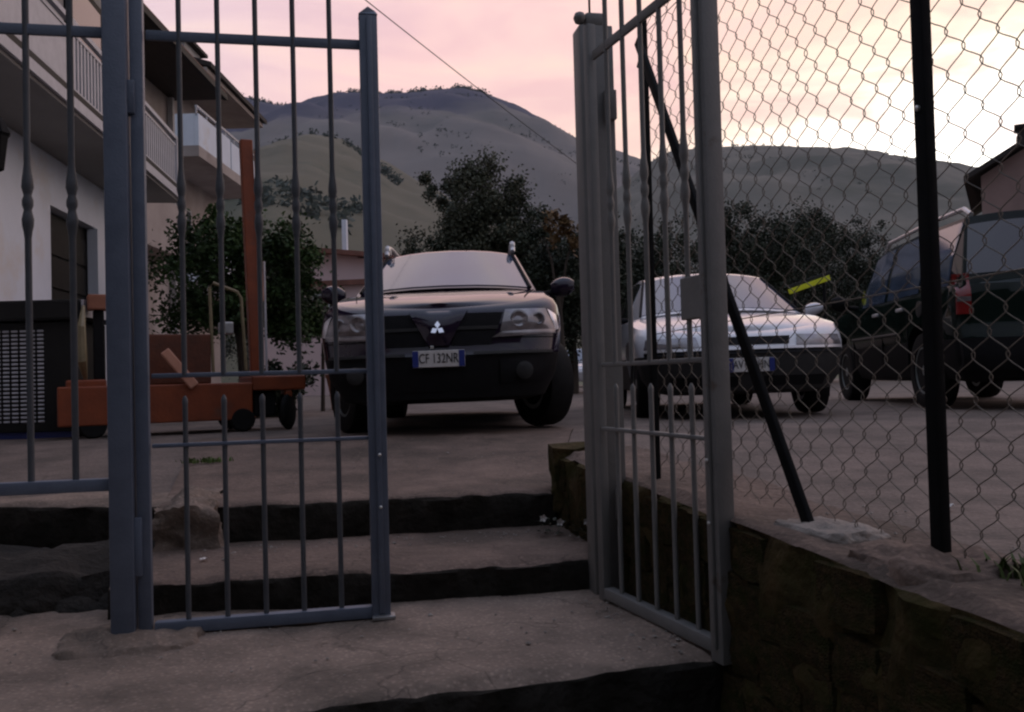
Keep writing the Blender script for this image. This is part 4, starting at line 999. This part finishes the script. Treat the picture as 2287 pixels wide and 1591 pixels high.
# ------------------------------------------------------------------ yellow board on a stand
yb_ = thing('board_stand', 'fluorescent yellow board tilted on a dark stand between pale sedan and green car', 'barrier', (4.35, 13.0, FZ), R(-4))
MB().bbox((0, 0, 1.62), (.62, .03, .075), .006, ry=R(-18)).build('yellow_board', M_YEL, yb_, smooth=0)
MB().bbox((.02, .04, 1.70), (.64, .03, .05), .006, ry=R(-18)).build('grey_board', M_GREYP, yb_, smooth=0)
MB().tube([(-.2, .02, 0), (-.2, .02, 1.60)], .025, 8).tube([(.22, .02, 0), (.22, .02, 1.74)], .025, 8).build('stand', M_BLACKP, yb_)

# ------------------------------------------------------------------ gate
GA = math.atan2(.133, .669)
Z_TOP, Z_M1, Z_M2, Z_BOT = 1.538, .518, .311, -.222
def bar_profile(z0, z1, knot=True, spear=False, r=.0078):
    p = [(r, z0)]
    if knot:
        for z, k in ((.925, 1), (.945, 1.25), (.962, 1.62), (.980, 1.75), (1.0, 1.3), (1.008, 1.15), (1.022, 1.6), (1.036, 1.6), (1.05, 1.15), (1.058, 1.3), (1.075, 1.75), (1.094, 1.62), (1.118, 1.25), (1.145, 1)): p.append((r * k, z))
    if spear: p += [(r, z1 - .03), (r * 1.12, z1 - .020), (r * 1.0, z1 - .010), (r * .3, z1)]
    else: p.append((r, z1))
    return p
UP = MB().lathe(bar_profile(Z_M1, 1.80, True, True), 10).mesh('upper_bar', M_BARS, 50)
LO = MB().lathe(bar_profile(Z_BOT, .457, False, True), 10).mesh('lower_bar', M_BARS, 50)
UPG, LOG = UP.copy(), LO.copy()
for q in (UPG, LOG): q.materials[0] = M_GREY
def leaf(name_label, loc, rz, m, up, lo, Ln=.684):
    t = thing('gate_leaf', name_label, 'gate', (*loc, 0), rz, 'two leaves of the garden gate')
    MB().bbox((0, 0, .70), (.038, .030, 1.90), .004).build('hinge_stile', m, t, smooth=40)
    fs = MB().bbox((Ln, 0, .685), (.056, .050, 1.885), .004).build('free_stile', m, t, smooth=40)
    MB().bbox((Ln + .002, -.029, .70), (.016, .012, 1.84), .003).build('cover_strip', m, fs, smooth=40)
    MB().add([(Ln - .029, -.026, 1.628), (Ln + .029, -.026, 1.628), (Ln + .029, .026, 1.628), (Ln - .029, .026, 1.628), (Ln, -.016, 1.655), (Ln + .022, -.012, 1.643), (Ln + .022, .012, 1.643), (Ln, .016, 1.655)],
             [(0, 1, 5, 4), (1, 2, 6, 5), (2, 3, 7, 6), (3, 0, 4, 7), (4, 5, 6, 7)]).build('stile_cap', m, fs, smooth=0)
    for z, h, d in ((Z_TOP, .030, .012), (Z_M1, .014, .010), (Z_M2, .012, .022), (Z_BOT, .036, .036)):
        MB().bbox((Ln / 2, 0, z), (Ln - .052, d, h), .003).build('rail', m, t, smooth=40)
    for k in range(1, 6):
        x = .008 + k * (Ln - .016) / 6
        child('upper_bar', up, t, (x, 0, 0)); child('lower_bar', lo, t, (x, 0, 0))
    for z in (.10, .26): MB().lathe([(.005, 0), (.005, .004), (.002, .006)], 8, Matrix.Translation((Ln + .004, -.0365, z)) @ Matrix.Rotation(pi / 2, 4, 'X')).build('screw', M_BOLT, fs)
    return t, fs
gl, fsl = leaf('closed left leaf of blue-grey barred garden gate', (-1.095, 2.648), GA, M_BLUE, UP, LO)
MB().bbox((.69, -.02, -.236), (.07, .05, .012), .003).build('drop_bolt_foot', M_ZINC, gl, smooth=0)
gr, fsr = leaf('open right leaf of grey barred garden gate swung towards the viewer', (.285, 2.951), math.atan2(-.643, .24), M_GREY, UPG, LOG)
MB().bbox((.598, .0, .685), (.112, .026, .115), .004).build('lock_box', M_GREY, gr, smooth=0)

gpl = thing('gate_post', 'tall blue-grey square gate post standing in a concrete pad left of the gate', 'post', (-1.150, 2.632, 0), GA, 'two gate posts')
MB().bbox((0, 0, .78), (.066, .066, 2.10), .005).build('post_tube', M_BLUE, gpl, smooth=40)
for z, h in ((1.345, .10), (.02, .17)): MB().bbox((.040, 0, z), (.026, .04, h), .003).build('hinge', M_BLUE, gpl, smooth=40)
MB().add(*rough_block((.02, -.03, -.276), (.40, .29, .10), .020, 16, 14., 0, 3., .5)).build('footing', M_CONC2, gpl, smooth=55)
gpr = thing('gate_post', 'grey square gate post with round knob right of the steps', 'post', (.300, 3.065, 0), GA, 'two gate posts')
MB().bbox((.008, 0, .71), (.118, .09, 1.94), .005).build('post_tube', M_GREY, gpr, smooth=40)
MB().bbox((.012, 0, 1.70), (.080, .09, .05), .012).build('post_cap', M_GREY, gpr, smooth=40)
MB().lathe([(.004, -.022), (.016, -.016), (.022, 0), (.016, .016), (.004, .022)], 14, Matrix.Translation((-.045, -.03, 1.705))).build('knob', M_GREY, gpr, smooth=70)
MB().tube([(0, 0, 1.72), (.0, 0, 1.95)], .004, 6).build('rod', M_BLK, gpr)
for z in (1.40, .05): MB().bbox((.045, -.058, z), (.04, .03, .10), .003).build('hinge', M_GREY, gpr, smooth=40)

# fixed railing left of the gate
fp = thing('railing_panel', 'fixed blue-grey railing panel left of the tall gate post', 'railing', (-1.178, 2.628, 0), GA)
MB().bbox((-.685, 0, Z_TOP), (1.36, .014, .032), .003).build('rail', M_BLUE, fp, smooth=40)
MB().bbox((-.685, 0, .205), (1.36, .040, .036), .003).build('rail', M_BLUE, fp, smooth=40)
UPF = MB().lathe(bar_profile(.22, 1.80, True, True, .0098), 10).mesh('upper_bar', M_BARS, 50)
for k in range(1, 12): child('upper_bar', UPF, fp, (.020 - k * .1195, 0, 0))

# ------------------------------------------------------------------ chain link fence on the wall
FD = Vector((.268, -1, 0)).normalized(); F0 = Vector((.491, 3.042, 0))
cf = thing('chain_link_fence', 'dark chain link fence on black posts with slanting brace along the right wall', 'fence', (F0.x, F0.y, 0), math.atan2(FD.y, FD.x))
def fl_z(u): return wall_z(F0.y + FD.y * u)          # wall top along the fence
def tpost(u, z1, w=.042, lbl=None):
    z0 = fl_z(u) - .03
    o = MB().bbox((u, -.014, (z0 + z1) / 2), (w, .024, z1 - z0), .003).build('post', M_BLK, cf, smooth=40)
    return o
p3 = tpost(0, 1.72, .026); p2 = tpost(1.335, 2.0, .032); tpost(2.75, 2.0, .032)
s0, s1 = Vector((.01, -.03, 1.62)), Vector((.936, -.03, fl_z(.936) - .01)); sd = s1 - s0
st = MB().bbox(((s0.x + s1.x) / 2, -.038, (s0.z + s1.z) / 2), (sd.length, .016, .034), .003, ry=math.atan2(-sd.z, sd.x)).build('brace', M_BLK, cf, smooth=40)
bolt = MB().lathe([(.006, 0), (.006, .005), (.003, .007)], 8).mesh('bolt', M_BOLT, 0)
for par, u, z in ((p3, 0, 1.62), (p3, .0, 1.36), (p2, 1.335, .99), (st, .21, 1.295)):
    child('bolt', bolt, par, (u, -.047 if par is st else -.027, z), (pi / 2, 0, 0))
MB().add(*rough_block((.98, -.02, fl_z(.95) - .005), (.24, .15, .036), .012, 14, 26., .1, 6., .4)).build('footing', M_PALE, cf, smooth=55)
MB().add(*rough_block((1.33, -.03, fl_z(1.33) - .01), (.30, .20, .065), .020, 14, 17., .1, 2., .4)).build('footing', M_CONC, cf, smooth=55)
CW = .0835; WR = .0012; LEN = 2.75
def zig(p):                                           # rounded zigzag with a flat crest where two wires hook
    p = p % 1.0; a = 2 * p if p < .5 else 2 - 2 * p   # 0..1..0
    a = (a - .09) / .82; a = min(1, max(0, a)); a = a * a * (3 - 2 * a) * .5 + a * .5
    return a * 2 - 1
nw = int(LEN / (CW / 2))
for k in range(nw):
    x0 = (k + .5) * CW / 2; z0 = fl_z(x0) + .015 + .012 * sin(k * 1.7); pts = []
    n = int((1.70 + .25 * min(1, x0) - z0) / CW * 10)
    for i in range(n + 1):
        z = z0 + i * CW / 10; ph = (z / CW + (k % 2) * .5); q = zig(ph)
        wob = fbm((x0 * 2.2, z * 2.2, 3.), 3) * .008
        pts.append((x0 + q * (CW / 4 + .0016) + wob, .004 + q * .0022 + wob * .6, z + fbm((x0 * 1.5, z * 1.5, 9.), 2) * .006))
    MB().tube(pts, WR, 5).build('wire', M_WIRE, cf, smooth=60, fix=False)
for z in (.62, 1.66): MB().tube([(0, .002, z), (LEN, .002, z + .05)], .0016, 5).build('tension_wire', M_WIRE, cf)
MB().tube([(-.24, .07, 1.625), (0, -.01, 1.618)], .006, 6).build('tie_rod', M_BLK, cf)

# ------------------------------------------------------------------ unseen hedge, added behind the camera to darken surfaces facing it
hg = thing('shade_hedge', 'unseen dark hedge added behind the viewpoint to block light from the back', 'hedge', (0, -4.6, -.42))
MB().add(*rough_block((0, 0, 3.2), (17, 1.6, 6.6), .5, 12, .8, 0, 2.)).build('shade_hedge_body', M_LEAF3, hg, smooth=0)
crown([((-6 + k * 2.0, .5, 1.2 + j * 1.9), (1.3, .6, 1.2), 14) for k in range(7) for j in range(3)], 9000, .16, M_LEAF3, hg, 'foliage')

# ------------------------------------------------------------------ weeds, grass, litter
def blades(name, c, n, h, spread, m, parent=None):
    b = MB()
    for _ in range(n):
        x, y = c[0] + random.gauss(0, spread), c[1] + random.gauss(0, spread * .6); a = random.uniform(0, 2 * pi); hh = h * random.uniform(.5, 1.1); w = .0035 + .003 * random.random()
        dx, dy = cos(a) * hh * .5, sin(a) * hh * .5; wx, wy = -sin(a) * w, cos(a) * w; o = len(b.v)
        b.v += [(x - wx, y - wy, c[2]), (x + wx, y + wy, c[2]), (x + dx * .4 + wx * .7, y + dy * .4 + wy * .7, c[2] + hh * .6), (x + dx * .4 - wx * .7, y + dy * .4 - wy * .7, c[2] + hh * .6), (x + dx, y + dy, c[2] + hh * .85)]
        b.f += [(o, o + 1, o + 2, o + 3), (o + 3, o + 2, o + 4)]
    return obj(name, b.mesh(name, m, 0), parent)
tag(blades('grass_tuft', (-1.72, 4.95, .066), 150, .035, .06, M_GRASS), 'small green grass tuft in the yard behind the left gate leaf', 'grass', kind='stuff')
tag(blades('wall_grass', (.93, 1.62, wall_z(1.62)), 120, .06, .05, M_GRASS), 'thin grass on the wall top beside the near fence post', 'grass', kind='stuff')
def debris(name, spots, m, label):
    b = MB()
    for x, y, z, r in spots:
        a = random.uniform(0, 3); q = [(r, 0, 0), (0, r * .7, 0), (-r * .8, 0, 0), (0, -r * .75, 0), (0, 0, r * .5), (0, 0, -r * .4)]
        b.add([(x + p[0] * cos(a) - p[1] * sin(a), y + p[0] * sin(a) + p[1] * cos(a), z + p[2] + r * .2) for p in q], [(0, 1, 4), (1, 2, 4), (2, 3, 4), (3, 0, 4), (1, 0, 5), (2, 1, 5), (3, 2, 5), (0, 3, 5)])
    return tag(b.build(name, m, smooth=0, fix=False), label, 'debris', kind='stuff')
sp = []
for _ in range(420):
    k = random.random(); r = random.uniform(.002, .008) * (1 if random.random() < .9 else 1.8)
    if k < .3: x = random.uniform(-1.3, .25); sp.append((x, 3.45 + (x + 1.3) * .16 - abs(random.gauss(0, .12)), -.137, r))
    elif k < .62: x = random.uniform(-2.2, .4); sp.append((x, min(2.80 + (x + 1.3) * .16, 2.80) - abs(random.gauss(0, .22)), -.245, r))
    elif k < .8: y = random.uniform(2.35, 3.0); sp.append((wall_x(y) - abs(random.gauss(0, .08)) - .05, y, -.245, r))
    else: x = random.uniform(-1.3, .1); y = random.uniform(3.9, 5.8); sp.append((x, y, yard_z(y) + .014, r))
debris('pebbles', sp, M_PALE, 'scattered pebbles and crumbs of mortar on the steps')
sp = [(random.uniform(.75, 1.3), random.uniform(1.3, 3.2), 0, random.uniform(.003, .010)) for _ in range(120)]
debris('wall_grit', [(max(x, wall_x(y) + .04), y, (wall_z(y) if x < wall_x(y) + .3 else .004), r) for x, y, _, r in sp], M_PALE, 'grit lying along the wall top under the fence')
def weed(loc, n, label, flowers):
    t = thing('flowering_weed', label, 'weed', loc, 0, 'white flowered weeds on the steps')
    b = MB()
    for _ in range(n):
        a = random.uniform(0, 2 * pi); r = random.uniform(.01, .06); z = random.uniform(.005, .06); s_ = random.uniform(.014, .024)
        d = Vector((cos(a), sin(a), random.uniform(-.2, .5))).normalized() * s_; w = Vector((-sin(a), cos(a), .2)).normalized() * s_ * .4; p = Vector((r * cos(a), r * sin(a), z)); o = len(b.v)
        b.v += [tuple(p), tuple(p + d * .5 + w), tuple(p + d), tuple(p + d * .5 - w)]; b.f.append((o, o + 1, o + 2, o + 3))
    obj('leaves', b.mesh('leaves', M_LEAF3, 0), t)
    for fx, fy_, fz in flowers:
        f = MB()
        for k in range(5):
            a = 2 * pi * k / 5 + fx * 40; d = Vector((cos(a), -.5, sin(a))).normalized(); w = Vector((-sin(a), 0, cos(a))) * .006; p = Vector((fx, fy_, fz)); o = len(f.v)
            f.v += [tuple(p), tuple(p + d * .010 + w), tuple(p + d * .018), tuple(p + d * .010 - w)]; f.f.append((o, o + 1, o + 2, o + 3))
        obj('flower', f.mesh('flower', M_PETAL, 0), t)
    return t
weed((.135, 3.55, -.137), 60, 'low weed with white flowers at the right end of the step', [(-.03, -.03, .07), (.035, -.04, .055)])
weed((.265, 3.42, -.137), 50, 'low weed with white flower beside the right gate post', [(.0, -.04, .075), (.012, -.045, .06)])
def scrap(loc, s_, label):
    b = MB(); P = [[(i * s_ / 4 - s_ / 2, j * s_ / 4 - s_ / 2, .003 + random.uniform(0, s_ * .35)) for j in range(5)] for i in range(5)]
    o = b.grid(P).build('paper_scrap', M_PETAL, smooth=0, fix=False); o.location = loc; o.rotation_euler = (0, 0, random.random() * 3)
    return tag(o, label, 'litter', 'scraps of white litter')
scrap((-1.115, 3.20, -.135), .024, 'tiny white scrap at the left end of the step')
scrap((1.45, 3.02, .01), .03, 'white paper scrap on the ground behind the near fence post')

# ------------------------------------------------------------------ evening air
hb = MB().box((0, 2250, 279), (6400, 4700, 561)).build('haze', M_BOLT, smooth=0); tag(hb, kind='stuff')
hm = bpy.data.materials.new('evening_haze'); hm.use_nodes = True; ht = hm.node_tree; ht.nodes.clear()
ho = ht.nodes.new('ShaderNodeOutputMaterial'); hv = ht.nodes.new('ShaderNodeVolumePrincipled')
hv.inputs['Density'].default_value = .00006; hv.inputs['Color'].default_value = (.74, .79, .95, 1)
ht.links.new(hv.outputs[0], ho.inputs['Volume']); hb.data.materials.clear(); hb.data.materials.append(hm)
